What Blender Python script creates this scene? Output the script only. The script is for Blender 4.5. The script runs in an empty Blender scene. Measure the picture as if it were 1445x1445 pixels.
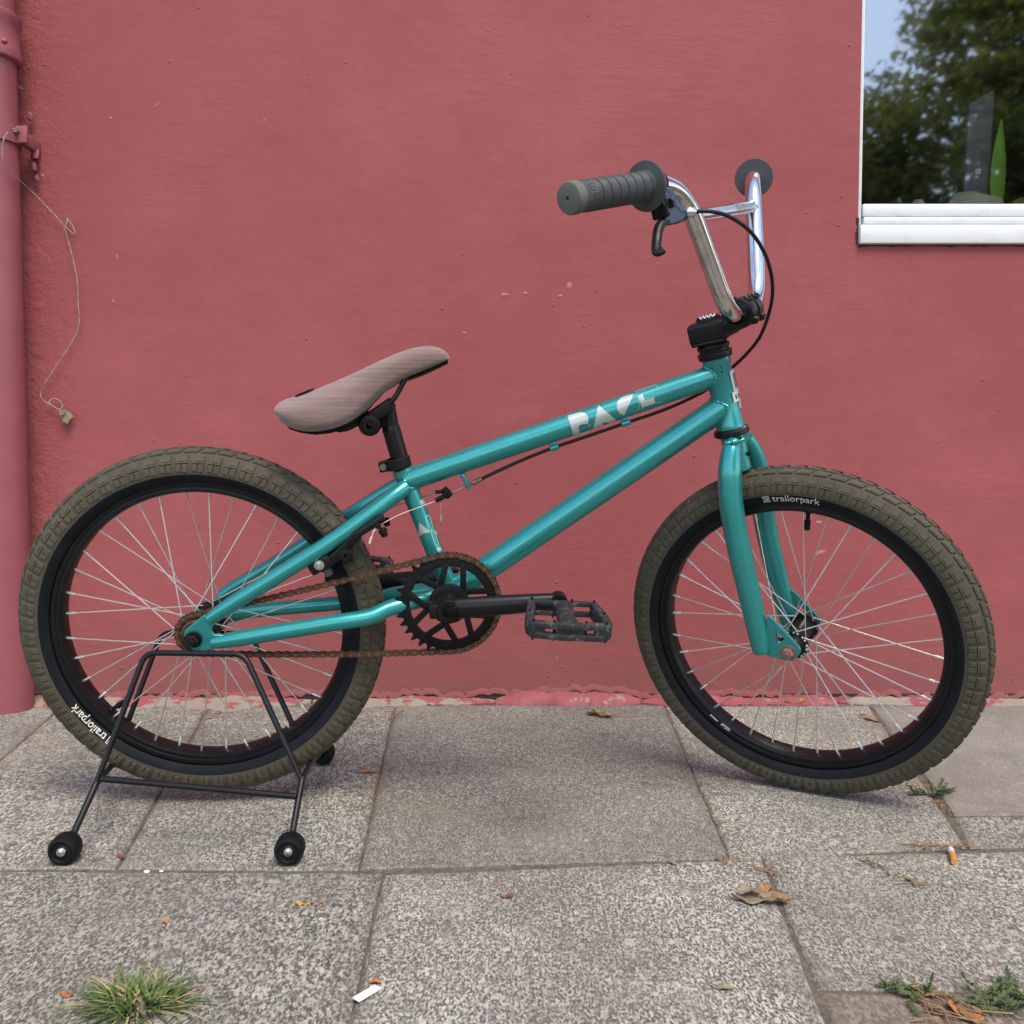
import bpy, bmesh, math, random
from mathutils import Vector as V, Matrix
from mathutils.geometry import delaunay_2d_cdt
R = math.radians
PI = math.pi
random.seed(7)
S = bpy.context.scene
COL = S.collection

# ------------------------------------------------------------ camera, sky, sun, exposure
CAM = V((0, 0, .5002)); PITCH = .0523; FPX = 1315.98
cd = bpy.data.cameras.new('camera'); cam = bpy.data.objects.new('camera', cd); COL.objects.link(cam)
cam.location = CAM; cam.rotation_euler = (PI/2-PITCH, 0, 0)
cd.sensor_width = 36; cd.lens = FPX/1445*36; cd.clip_start = .02; cd.clip_end = 500
S.camera = cam
S.view_settings.view_transform = 'Standard'; S.view_settings.look = 'None'
S.view_settings.gamma = 1; S.view_settings.use_curve_mapping = False
S.view_settings.exposure = 1.33
S.view_settings.use_white_balance = True; S.view_settings.white_balance_temperature = 7100; S.view_settings.white_balance_tint = 12
SUN_EL, SUN_AZ = R(58), R(158)          # azimuth from +Y towards +X
w = bpy.data.worlds.new('World'); S.world = w; w.use_nodes = True
nt = w.node_tree; bg = nt.nodes['Background']
sky = nt.nodes.new('ShaderNodeTexSky'); sky.sky_type = 'NISHITA'; sky.sun_disc = False
sky.sun_elevation = SUN_EL; sky.sun_rotation = SUN_AZ; sky.air_density = 1; sky.dust_density = .6; sky.ozone_density = .25
nt.links.new(sky.outputs[0], bg.inputs[0]); bg.inputs[1].default_value = .15
sl = bpy.data.lights.new('sun', 'SUN'); sl.energy = 1.5; sl.angle = R(28); sl.color = (1, .93, .82)
so = bpy.data.objects.new('sun', sl); COL.objects.link(so)
sdir = V((math.sin(SUN_AZ)*math.cos(SUN_EL), math.cos(SUN_AZ)*math.cos(SUN_EL), math.sin(SUN_EL)))
so.rotation_euler = sdir.to_track_quat('Z', 'Y').to_euler(); so.location = sdir*20

# ------------------------------------------------------------ where things stand (measured from the photograph)
WY = 1.936                                   # the wall plane
AR = V((math.sin(.0527)*math.cos(.1676), -math.cos(.0527)*math.cos(.1676), -math.sin(.1676)))   # rear axle, towards the street
CR = V((-.4387, 1.3251, .2697))              # rear wheel centre
AF = V((math.sin(-.5435)*math.cos(.2725), -math.cos(.5435)*math.cos(.2725), -math.sin(.2725)))  # front axle
CF = V((.4195, 1.3541, .2486))

def ray(px, py):
    c, s = math.cos(PITCH), math.sin(PITCH)
    x, y = (px-722.5)/FPX, -(py-722.5)/FPX
    return V((x, s*y+c, c*y-s))
def on(px, py, C, a, off=0.):
    d = ray(px, py); return CAM+d*(((C-CAM).dot(a)+off)/d.dot(a))
def at(px, py, off=0.): return on(px, py, CR, AR, off)      # bicycle's own plane
def atf(px, py, off=0.): return on(px, py, CF, AF, off)     # steered fork's plane
def gp(px, py, z=0.):
    d = ray(px, py); return CAM+d*((z-CAM.z)/d.z)
def wp(px, py, dy=0.):
    d = ray(px, py); return CAM+d*((WY-dy)/d.y)
def yp(px, py, y):
    d = ray(px, py); return CAM+d*(y/d.y)

EXR = AR.cross(V((0, 0, 1))).normalized()*-1; EYR = EXR.cross(AR)*1
if EYR.z < 0: EYR = -EYR
EXF = AF.cross(V((0, 0, 1))).normalized()*-1; EYF = EXF.cross(AF)
if EYF.z < 0: EYF = -EYF
HT, HB = at(1009, 500), at(1031, 603)
SA = (HT-HB).normalized()                                   # steering axis
UPF = (SA-AF*SA.dot(AF)).normalized(); FWF = UPF.cross(AF)
if FWF.x < 0: FWF = -FWF
def bar_pt(F, U, L): return CF+FWF*F+UPF*U+AF*L

# ------------------------------------------------------------ mesh helpers
def frame_of(d):
    d = d.normalized(); h = V((0, 0, 1)) if abs(d.z) < .9 else V((1, 0, 0))
    u = d.cross(h).normalized(); return u, d.cross(u)
def catmull(P, n=6, closed=False):
    out = []; m = len(P)
    for i in range(m-1):
        p0, p1, p2, p3 = P[max(i-1, 0)], P[i], P[i+1], P[min(i+2, m-1)]
        for k in range(n):
            t = k/n
            out.append(.5*((2*p1)+(p2-p0)*t+(2*p0-5*p1+4*p2-p3)*t*t+(3*p1-p0-3*p2+p3)*t**3))
    out.append(P[-1].copy()); return out
def fillet(P, rad, n=8):
    out = [P[0]]
    for i in range(1, len(P)-1):
        a, b, c = P[i-1], P[i], P[i+1]
        d1, d2 = (a-b), (c-b); l = min(rad[i-1], d1.length*.49, d2.length*.49)
        p, q = b+d1.normalized()*l, b+d2.normalized()*l
        for k in range(n+1):
            t = k/n; out.append(p*(1-t)**2+b*2*t*(1-t)+q*t*t)
    out.append(P[-1]); return out

class MB:
    def __init__(s): s.v = []; s.f = []; s.m = []
    def add(s, vs, fs, mi=0):
        o = len(s.v); s.v += [V(p) for p in vs]; s.f += [tuple(i+o for i in f) for f in fs]; s.m += [mi]*len(fs); return s
    def tube(s, P, r, seg=16, cap=True, mi=0, flat=None):
        n = len(P); rr = r if isinstance(r, (list, tuple)) else [r]*n
        if len(rr) != n:
            k = len(rr)-1; rr = [rr[min(int(i/(n-1)*k), k-1)]*(1-(i/(n-1)*k-min(int(i/(n-1)*k), k-1)))+rr[min(int(i/(n-1)*k), k-1)+1]*(i/(n-1)*k-min(int(i/(n-1)*k), k-1)) for i in range(n)]
        vs = []; fs = []; u = None
        for i, p in enumerate(P):
            t = (P[min(i+1, n-1)]-P[max(i-1, 0)]).normalized()
            if u is None: u = frame_of(t)[0] if flat is None else (flat-t*flat.dot(t)).normalized()
            u = (u-t*u.dot(t)).normalized(); w_ = t.cross(u)
            for k in range(seg):
                a = 2*PI*k/seg
                ru, rw = (rr[i], rr[i]) if not isinstance(rr[i], tuple) else rr[i]
                vs.append(p+u*math.cos(a)*ru+w_*math.sin(a)*rw)
        for i in range(n-1):
            for k in range(seg):
                k2 = (k+1) % seg; fs.append((i*seg+k, i*seg+k2, (i+1)*seg+k2, (i+1)*seg+k))
        if cap: fs.append(tuple(range(seg))[::-1]); fs.append(tuple((n-1)*seg+k for k in range(seg)))
        return s.add(vs, fs, mi)
    def etube(s, P, ra, rb, flat, seg=16, mi=0):
        return s.tube(P, [(a, b) for a, b in zip(ra, rb)], seg, True, mi, flat)
    def lathe(s, o, d, prof, seg=24, mi=0, closed=False, a0=0., a1=2*PI, u=None):
        d = d.normalized(); u = frame_of(d)[0] if u is None else u; w_ = d.cross(u); full = abs(a1-a0-2*PI) < 1e-6
        n = len(prof); ns = seg if full else seg+1; vs = []; fs = []
        for k in range(ns):
            a = a0+(a1-a0)*k/seg; e = u*math.cos(a)+w_*math.sin(a)
            for t, r in prof: vs.append(o+d*t+e*r)
        for k in range(seg):
            k2 = (k+1) % ns
            for i in range(n if closed else n-1):
                j = (i+1) % n; fs.append((k*n+i, k2*n+i, k2*n+j, k*n+j))
        return s.add(vs, fs, mi)
    def box(s, c, ax, half, bev=0., mi=0, seg=2):
        bm = bmesh.new(); bmesh.ops.create_cube(bm, size=2)
        for v_ in bm.verts: v_.co = V([v_.co[i]*half[i] for i in range(3)])
        if bev: bmesh.ops.bevel(bm, geom=bm.edges[:]+bm.verts[:], offset=bev, segments=seg, profile=.5, affect='EDGES')
        bm.verts.index_update()
        vs = [c+ax[0]*q.co.x+ax[1]*q.co.y+ax[2]*q.co.z for q in bm.verts]; fs = [tuple(q.index for q in f.verts) for f in bm.faces]
        bm.free(); return s.add(vs, fs, mi)
    def prism(s, poly, n, th, mi=0):
        k = len(poly); vs = [p+n*th/2 for p in poly]+[p-n*th/2 for p in poly]
        return s.add(vs, [tuple(range(k)), tuple(range(2*k-1, k-1, -1))]+[(i, i+k, (i+1) % k+k, (i+1) % k) for i in range(k)], mi)
    def ball(s, c, r, mi=0, n=8, ax=None):
        prof = [(-r*math.cos(PI*i/n), max(r*math.sin(PI*i/n), 1e-5)) for i in range(n+1)]
        return s.lathe(c, ax or V((0, 0, 1)), prof, n*2, mi)
    def build(s, name, mats, parent=None, smooth=40, recalc=True):
        me = bpy.data.meshes.new(name); me.from_pydata([tuple(p) for p in s.v], [], s.f)
        mats = mats if isinstance(mats, (list, tuple)) else [mats]
        for m_ in mats: me.materials.append(m_)
        me.polygons.foreach_set('material_index', s.m)
        if recalc:
            bm = bmesh.new(); bm.from_mesh(me); bmesh.ops.recalc_face_normals(bm, faces=bm.faces[:]); bm.to_mesh(me); bm.free()
        me.polygons.foreach_set('use_smooth', [smooth > 0]*len(me.polygons))
        if smooth > 0: me.set_sharp_from_angle(angle=R(smooth))
        me.update(); return link(bpy.data.objects.new(name, me), parent)
def world_of(o): return world_of(o.parent) @ o.matrix_basis if o.parent else o.matrix_basis.copy()
def link(o, parent=None, M=None):
    COL.objects.link(o); M = M or Matrix()
    if parent is not None:
        o.parent = parent; o.matrix_basis = world_of(parent).inverted() @ M
    else: o.matrix_basis = M
    return o
def thing(name, loc, label, cat, group=None):
    o = bpy.data.objects.new(name, None); o.empty_display_size = .05; link(o, None, Matrix.Translation(loc)); tag(o, label, cat, group); return o
def part_empty(name, parent, loc): 
    o = bpy.data.objects.new(name, None); o.empty_display_size = .02; return link(o, parent, Matrix.Translation(loc))
def tag(o, label, cat, group=None):
    o['label'] = label; o['category'] = cat
    if group: o['group'] = group
    return o
def recenter(o):                       # mesh origin to its own base for single-mesh things
    me = o.data; zs = [v_.co for v_ in me.vertices]
    c = V((sum(p.x for p in zs)/len(zs), sum(p.y for p in zs)/len(zs), min(p.z for p in zs)))
    me.transform(Matrix.Translation(-c)); o.matrix_basis = Matrix.Translation(c); return o
def copy_obj(o, parent, M): c = o.copy(); return link(c, parent, M)

# ------------------------------------------------------------ materials
class Mat:
    def __init__(s, name, col=(.5, .5, .5), rough=.5, metal=0., coat=0., **k):
        s.m = bpy.data.materials.new(name); s.m.use_nodes = True; s.t = s.m.node_tree; s.b = s.t.nodes['Principled BSDF']
        s.b.inputs['Base Color'].default_value = (*col, 1); s.b.inputs['Roughness'].default_value = rough; s.b.inputs['Metallic'].default_value = metal
        s.b.inputs['Coat Weight'].default_value = coat; s.b.inputs['Coat Roughness'].default_value = .12
        if 'spec' in k: s.b.inputs['Specular IOR Level'].default_value = k['spec']
        s.col = col; s.rough = rough; s.bump_prev = None; s.co = None
    def n(s, ty, **k):
        q = s.t.nodes.new(ty)
        for a, b in k.items(): setattr(q, a, b)
        return q
    def l(s, a, b): s.t.links.new(a, b)
    def coord(s):
        if s.co is None: s.co = s.n('ShaderNodeNewGeometry').outputs['Position']
        return s.co
    def local(s): s.co = s.n('ShaderNodeTexCoord').outputs['Object']; return s
    def scaled(s, sc):
        q = s.n('ShaderNodeMapping'); q.inputs['Scale'].default_value = sc; s.l(s.coord(), q.inputs[0]); return q.outputs[0]
    def noise(s, scale, detail=4, rough=.55, vec=None):
        q = s.n('ShaderNodeTexNoise'); q.inputs['Scale'].default_value = scale; q.inputs['Detail'].default_value = detail; q.inputs['Roughness'].default_value = rough
        s.l(vec or s.coord(), q.inputs['Vector']); return q.outputs[0]
    def voro(s, scale, out='Color', vec=None, feature='F1'):
        q = s.n('ShaderNodeTexVoronoi'); q.feature = feature; q.inputs['Scale'].default_value = scale; s.l(vec or s.coord(), q.inputs['Vector']); return q.outputs[out]
    def ramp(s, f, stops, interp='LINEAR'):
        q = s.n('ShaderNodeValToRGB'); q.color_ramp.interpolation = interp
        e = q.color_ramp.elements
        while len(e) < len(stops): e.new(.5)
        for el, (p, c) in zip(e, stops): el.position = p; el.color = (*c, 1) if isinstance(c, tuple) else (c, c, c, 1)
        s.l(f, q.inputs[0]); return q.outputs[0]
    def mix(s, f, a, b, mode='MIX'):
        q = s.n('ShaderNodeMix', data_type='RGBA', blend_type=mode)
        for i, x in ((0, f), (6, a), (7, b)):
            if isinstance(x, (int, float)): q.inputs[i].default_value = x if i == 0 else (x, x, x, 1)
            elif isinstance(x, tuple): q.inputs[i].default_value = (*x, 1)
            else: s.l(x, q.inputs[i])
        return q.outputs[2]
    def math(s, op, a, b=0.):
        q = s.n('ShaderNodeMath', operation=op)
        for i, x in ((0, a), (1, b)):
            if isinstance(x, (int, float)): q.inputs[i].default_value = x
            else: s.l(x, q.inputs[i])
        return q.outputs[0]
    def color(s, x): s.l(x, s.b.inputs['Base Color']); return s
    def roughness(s, x): s.l(x, s.b.inputs['Roughness']); return s
    def bump(s, h, strength=.3, dist=.001):
        q = s.n('ShaderNodeBump'); q.inputs['Strength'].default_value = strength; q.inputs['Distance'].default_value = dist
        s.l(h, q.inputs['Height'])
        if s.bump_prev: s.l(s.bump_prev, q.inputs['Normal'])
        s.bump_prev = q.outputs[0]; s.l(q.outputs[0], s.b.inputs['Normal']); return s
    def worn(s, amt=.25, scale=40, rvar=.12):           # colour mottling and gloss variation that any used surface has
        f = s.noise(scale, 5, .6); c = tuple(x*(1-amt) for x in s.col); d = tuple(min(x*(1+amt)+.004, 1) for x in s.col)
        s.color(s.mix(f, c, d)); g = s.noise(scale*2.3, 4)
        q = s.n('ShaderNodeMapRange'); q.inputs[3].default_value = max(s.rough-rvar, .02); q.inputs[4].default_value = min(s.rough+rvar, 1); s.l(g, q.inputs[0]); s.roughness(q.outputs[0]); return s

M = {}
def reg(k, m): M[k] = m.m; return m
# painted render
def wall_mat(name, base):
    m = Mat(name, base, .68, spec=.2)
    big = m.noise(1.3, 3); mid = m.noise(9, 5, .6); streak = m.noise(6, 5, .6, m.scaled((1, 1, 7)))
    c = m.mix(m.ramp(big, [(.3, 0.), (.7, 1.)]), tuple(x*.84 for x in base), (base[0]*1.07, base[1]*1.22, base[2]*1.22))
    c = m.mix(m.ramp(m.noise(2.6, 6, .68, m.scaled((1, 1, 1.2))), [(.42, 0.), (.70, .45)]), c, (base[0]*.84, base[1]*.80, base[2]*.82))
    roll = m.ramp(m.noise(3.2, 3, .5, m.scaled((2.4, 1, .35))), [(.44, 0.), (.66, .10)]); c = m.mix(roll, c, (base[0]*1.05, base[1]*1.2, base[2]*1.2))
    c = m.mix(m.ramp(mid, [(.4, 0.), (.7, .45)]), c, tuple(x*.86 for x in base))
    c = m.mix(m.ramp(m.noise(4.3, 5, .65, m.scaled((1, 1, 1.6))), [(.5, 0.), (.75, .35)]), c, (base[0]*1.08, base[1]*1.28, base[2]*1.28))
    spots = m.ramp(m.voro(7, 'Distance'), [(.012, .5), (.02, 0.)])
    c = m.mix(spots, c, (.46, .24, .23))
    # patchy brown tone, stronger towards the foot of the wall
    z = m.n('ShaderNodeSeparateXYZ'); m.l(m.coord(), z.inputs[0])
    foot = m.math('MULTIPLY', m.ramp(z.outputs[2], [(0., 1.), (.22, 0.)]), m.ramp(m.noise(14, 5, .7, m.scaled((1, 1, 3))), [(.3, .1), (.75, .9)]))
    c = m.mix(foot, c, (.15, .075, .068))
    m.color(c)
    m.bump(m.noise(5, 3, .5, m.scaled((1, 1, 1.6))), .5, .007)
    m.bump(m.noise(34, 4, .6, m.scaled((1, 1, 1.3))), .36, .0024)
    m.bump(m.noise(230, 4, .6), .55, .0009)
    tool = m.math('MULTIPLY', m.noise(60, 3, .6, m.scaled((.25, 1, 1.6))), m.ramp(m.noise(2.6, 3), [(.5, 0.), (.62, 1.)])); m.bump(tool, .5, .0016)
    pim = m.ramp(m.voro(24, 'Distance'), [(.0, 1.), (.05, .7), (.085, 0.)]); m.bump(m.math('MULTIPLY', pim, m.ramp(m.noise(7, 2), [(.5, 0.), (.62, 1.)])), .9, .0022)
    xs_ = m.n('ShaderNodeSeparateXYZ'); m.l(m.coord(), xs_.inputs[0]); mr_ = m.n('ShaderNodeMapRange'); mr_.inputs[1].default_value = -.99; mr_.inputs[2].default_value = -.84; mr_.inputs[3].default_value = 1; mr_.inputs[4].default_value = 0; m.l(xs_.outputs[0], mr_.inputs[0])
    m.bump(m.math('MULTIPLY', mr_.outputs[0], m.noise(55, 5, .65)), .8, .006)
    return m
WALLC = (.276, .064, .066)
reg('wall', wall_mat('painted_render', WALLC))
m = reg('pipe', Mat('pipe_paint', (.235, .062, .072), .5, spec=.4)); m.worn(.16, 14, .1); m.bump(m.noise(60, 4), .3, .001); m.bump(m.noise(9, 3), .4, .003)
m = reg('mortar', Mat('bare_mortar', (.3, .26, .21), .95))
m.color(m.mix(m.ramp(m.noise(11, 4, .7), [(.52, 0.), (.56, 1.)]), (.245, .21, .165), (.25, .065, .07))); m.bump(m.noise(90, 5, .7), .8, .004)
m = reg('mortar_paint', Mat('painted_mortar', (.33, .11, .115), .7)); m.color(m.mix(m.ramp(m.noise(16, 5, .7), [(.57, 0.), (.60, 1.)]), (.25, .06, .066), (.23, .18, .15))); m.bump(m.noise(70, 5, .7), .7, .003)
# paving: exposed aggregate of salt and pepper chips
def slab_mat(name, contrast, tint, chip=230):
    m = Mat(name, tint, .88, spec=.2); oi = m.n('ShaderNodeObjectInfo')
    lo = tuple(x*(1-.86*contrast) for x in tint); hi = tuple(min(x*(1+1.0*contrast), 1) for x in tint)
    sv = m.scaled((1, .52, 1)); g1 = m.noise(chip*1.12, 2.5, .6, sv); c = m.ramp(g1, [(.40, lo), (.475, tuple(x*(1-.30*contrast) for x in tint)), (.525, tuple(x*(1+.35*contrast) for x in tint)), (.59, hi)])
    g2 = m.noise(chip*.42, 2, .5, sv); c = m.mix(m.ramp(g2, [(.40, .45), (.52, 0.)]), c, lo)
    v2 = m.n('ShaderNodeSeparateColor'); m.l(m.voro(chip*.75, 'Color', sv), v2.inputs[0])
    c = m.mix(m.ramp(v2.outputs[0], [(.90, 0.), (.94, .5*contrast+.1)]), c, tuple(min(x*2.2, 1) for x in tint))
    c = m.mix(m.ramp(v2.outputs[1], [(.955, 0.), (.97, .4)]), c, (.28, .21, .14)); c = m.mix(m.ramp(v2.outputs[2], [(.91, 0.), (.94, .6*contrast)]), c, lo)
    dirt = m.ramp(m.noise(3.6, 7, .66), [(.44, 0.), (.68, .75)]); c = m.mix(dirt, c, m.mix(.55, c, (.135, .105, .078)))
    spk = m.ramp(m.noise(19, 4, .6), [(.60, 0.), (.70, .6)]); c = m.mix(spk, c, m.mix(.55, c, (.09, .08, .07)))
    at_ = m.n('ShaderNodeAttribute'); at_.attribute_name = 'edge'; ed = m.math('MULTIPLY', at_.outputs['Fac'], m.ramp(m.noise(34, 5, .7), [(.30, 0.), (.62, 1.)])); c = m.mix(ed, c, m.mix(.45, (.13, .105, .08), c))
    grey = m.ramp(m.noise(2.3, 5, .6, m.scaled((1.3, 1, 1))), [(.44, 0.), (.68, .55)]); c = m.mix(grey, c, m.mix(.45, c, (.13, .13, .135)))
    pale = m.ramp(m.noise(6.5, 5, .6), [(.52, 0.), (.78, .45)]); c = m.mix(pale, c, m.mix(.4, c, (.42, .40, .36)))
    st1 = m.ramp(m.noise(1.9, 6, .7, m.scaled((1, .8, 1))), [(.47, 0.), (.60, .75)]); c = m.mix(st1, c, m.mix(.50, c, (.10, .088, .072)))
    st2 = m.ramp(m.noise(5.2, 6, .72), [(.52, 0.), (.66, .7)]); c = m.mix(st2, c, m.mix(.5, c, (.19, .165, .13)))
    gum = m.ramp(m.voro(6.5, 'Distance'), [(.045, .6), (.06, 0.)]); c = m.mix(gum, c, (.075, .068, .06))
    rv = m.n('ShaderNodeMapRange'); rv.inputs[3].default_value = .90; rv.inputs[4].default_value = 1.1; m.l(oi.outputs['Random'], rv.inputs[0])
    q = m.n('ShaderNodeVectorMath', operation='SCALE'); m.l(c, q.inputs[0]); m.l(rv.outputs[0], q.inputs['Scale'])
    m.color(q.outputs[0])
    m.bump(m.noise(8, 4), .3, .003); m.bump(g1, .25*contrast+.1, .0009); m.bump(m.noise(420, 3), .35, .0006); return m
reg('slab_coarse', slab_mat('aggregate_coarse', .84, (.238, .232, .198), 335))
reg('slab_fine', slab_mat('aggregate_fine', .66, (.200, .195, .168), 385))
reg('slab_plain', slab_mat('plain_concrete', .26, (.265, .25, .222), 400))
m = reg('slab_brown', slab_mat('aggregate_soiled', .5, (.215, .175, .135), 280))
m = reg('joint', Mat('joint_dirt', (.16, .125, .09), 1.)); m.color(m.mix(m.ramp(m.noise(70, 6, .75), [(.3, 0.), (.7, 1.)]), (.05, .038, .028), (.19, .155, .12))); m.bump(m.noise(150, 5, .7), .9, .005)
m = reg('asphalt', Mat('asphalt', (.05, .05, .05), .9)); m.worn(.4, 60)
# window
m = reg('white', Mat('white_paint', (.74, .74, .71), .38)); m.color(m.mix(m.ramp(m.noise(17, 6, .7, m.scaled((1, 1, 2.5))), [(.5, 0.), (.78, .5)]), (.62, .63, .63), (.44, .40, .34))); m.bump(m.noise(60, 4), .2, .0008)
m = reg('dark_gap', Mat('dark_gap', (.03, .02, .018), 1.)); m.bump(m.noise(90, 5), .8, .004)
g = Mat('window_glass'); g.t.nodes.remove(g.b); out = g.t.nodes['Material Output']
tr = g.n('ShaderNodeBsdfTransparent'); tr.inputs[0].default_value = (.94, .96, .95, 1); gl = g.n('ShaderNodeBsdfGlossy'); gl.inputs['Roughness'].default_value = .028
mx = g.n('ShaderNodeMixShader'); fr = g.n('ShaderNodeLayerWeight'); fr.inputs[0].default_value = .35; fm = g.n('ShaderNodeMapRange'); fm.inputs[3].default_value = .23; fm.inputs[4].default_value = .9; g.l(fr.outputs['Facing'], fm.inputs[0]); g.l(fm.outputs[0], mx.inputs[0]); g.l(tr.outputs[0], mx.inputs[1]); g.l(gl.outputs[0], mx.inputs[2]); g.l(mx.outputs[0], out.inputs[0]); M['glass'] = g.m
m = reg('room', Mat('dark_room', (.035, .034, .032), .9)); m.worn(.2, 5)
m = reg('board', Mat('slate_board', (.10, .10, .15), .6)); m.worn(.25, 12)
m = reg('agave', Mat('succulent_leaf', (.16, .34, .03), .45)); m.worn(.3, 25)
m = reg('stone', Mat('pale_stone', (.36, .37, .30), .8)); m.worn(.3, 30); m.bump(m.noise(50, 4), .6, .004)
m = reg('print', Mat('grey_print', (.55, .55, .6), .6)); m.worn(.2, 60)
# bicycle
m = reg('teal', Mat('turquoise_metallic', (.012, .255, .265), .33, .55, .5))
fl = m.ramp(m.noise(1500, 1), [(.3, .88), (.7, 1.1)]); m.color(m.mix(1., (.016, .262, .256), fl, 'MULTIPLY'))
chips = m.ramp(m.voro(60, 'Distance'), [(.035, 1.), (.05, 0.)]); gate = m.ramp(m.noise(16, 2), [(.57, 0.), (.6, 1.)])
m.color(m.mix(m.math('MULTIPLY', chips, gate), m.mix(m.ramp(m.noise(30, 6, .7), [(.6, 0.), (.85, .2)]), m.mix(1., (.016, .262, .256), fl, 'MULTIPLY'), (.02, .17, .17)), (.02, .03, .03)))
q_ = m.ramp(m.noise(24, 5, .6), [(.3, .24), (.8, .44)]); m.roughness(q_)
m = reg('black', Mat('black_metal', (.004, .004, .0045), .36, 0, .08, spec=.22)); m.worn(.4, 60, .14)
m = reg('black_matt', Mat('black_plastic', (.0045, .0045, .005), .52, spec=.15)); m.worn(.4, 70)
m = reg('rim', Mat('black_anodised', (.004, .004, .005), .42, 0., .06, spec=.2)); m.worn(.3, 40); 
m = reg('sidewall', Mat('tyre_sidewall', (.008, .009, .012), .62, spec=.16)); m.color(m.mix(m.ramp(m.noise(20, 6, .7), [(.5, 0.), (.75, .6)]), (.006, .007, .010), (.019, .020, .024))); m.color(m.mix(m.ramp(m.voro(70, 'Distance'), [(.03, .7), (.045, 0.)]), m.mix(m.ramp(m.noise(20, 6, .7), [(.5, 0.), (.75, .6)]), (.006, .007, .010), (.018, .019, .023)), (.2, .19, .17)))
m = reg('tread', Mat('olive_rubber', (.135, .115, .075), .75, spec=.3)); m.color(m.mix(m.ramp(m.noise(13, 6, .7), [(.35, 0.), (.75, 1.)]), (.056, .048, .029), (.088, .077, .055))); m.bump(m.noise(400, 3), .3, .0004)
m = reg('tread_groove_shade', Mat('olive_rubber_groove_shade', (.050, .043, .027), .85)); m.worn(.2, 30)  # same rubber between the lugs, occlusion shade put into its colour
m = reg('tread_sipe_shade', Mat('olive_rubber_sipe_shade', (.030, .026, .018), .9)); m.worn(.2, 30)  # darker sides of raised blocks, painted as the shade of an engraved line
m = reg('chrome', Mat('chrome', (.72, .72, .73), .14, 1.))
pit = m.ramp(m.voro(330, 'Distance'), [(.1, 1.), (.2, 0.)]); gate = m.ramp(m.noise(30, 4, .6), [(.5, 0.), (.6, 1.)]); pm = m.math('MULTIPLY', pit, gate)
haze = m.ramp(m.noise(22, 5, .65), [(.48, 0.), (.7, 1.)])
m.color(m.mix(pm, m.mix(haze, (.64, .64, .65), (.46, .43, .39)), (.07, .05, .04))); m.roughness(m.mix(haze, .1, .34))
m = reg('spoke', Mat('galvanised_wire', (.62, .62, .61), .34, .8)); m.worn(.2, 50)
m = reg('silver', Mat('silver_metal', (.6, .6, .6), .25, 1.)); m.worn(.2, 80)
m = reg('decal', Mat('silver_decal', (.44, .47, .47), .36, .35)); m.worn(.08, 60)
m = reg('decal_line', Mat('thin_decal_line', (.25, .50, .50), .4)); m.worn(.08, 60)
m = reg('cream_print', Mat('cream_print', (.62, .59, .5), .6)); m.worn(.1, 90)
m = reg('white_print', Mat('white_print', (.75, .76, .78), .5)); m.worn(.06, 90)
m = reg('rust', Mat('rusty_chain', (.085, .042, .022), .75, .3)); m.color(m.mix(m.ramp(m.noise(160, 5, .7), [(.3, 0.), (.7, 1.)]), (.028, .018, .013), (.115, .052, .024))); m.bump(m.noise(700, 3), .6, .0006)
m = reg('rust_pin', Mat('rusty_pin', (.17, .09, .05), .6, .5)); m.worn(.3, 200)
m = reg('rust_bolt', Mat('rusty_bolt', (.20, .115, .085), .6, .4)); m.color(m.mix(m.noise(250, 4), (.10, .05, .035), (.30, .18, .14)))
m = reg('grip', Mat('grip_rubber', (.048, .053, .055), .6, spec=.35)); m.worn(.25, 50); 
m = reg('grip_end', Mat('grip_end_rubber', (.095, .095, .085), .8)); m.worn(.25, 60)
m = reg('lever', Mat('dark_anodised_lever', (.035, .045, .075), .28, .6)); m.worn(.3, 60)
m = reg('pedal_grey', Mat('worn_pedal', (.022, .023, .026), .55, spec=.3)); m.color(m.mix(m.ramp(m.noise(90, 6, .75), [(.52, 0.), (.68, 1.)]), (.018, .019, .021), (.11, .11, .11))); m.bump(m.noise(240, 4), .4, .0006)
m = reg('housing', Mat('cable_housing', (.006, .006, .007), .4, spec=.3)); m.worn(.2, 60)
# saddle fabric: pink-grey melange with fine thread lines
m = reg('fabric', Mat('melange_fabric', (.33, .22, .205), .95))
thread = m.noise(1, 3, .6, m.scaled((420, 420, 1300))); slub = m.noise(1, 4, .6, m.scaled((8, 8, 360)))
fc = m.mix(thread, (.085, .055, .049), (.30, .20, .178)); fc = m.mix(m.ramp(slub, [(.44, 0.), (.62, .55)]), fc, (.10, .066, .058))
fc = m.mix(m.ramp(m.noise(13, 4), [(.5, 0.), (.8, .5)]), fc, (.20, .13, .105)); m.color(fc); m.bump(thread, .5, .0008); m.bump(m.noise(900, 2), .4, .0005)
m.b.inputs['Sheen Weight'].default_value = .25
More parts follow.
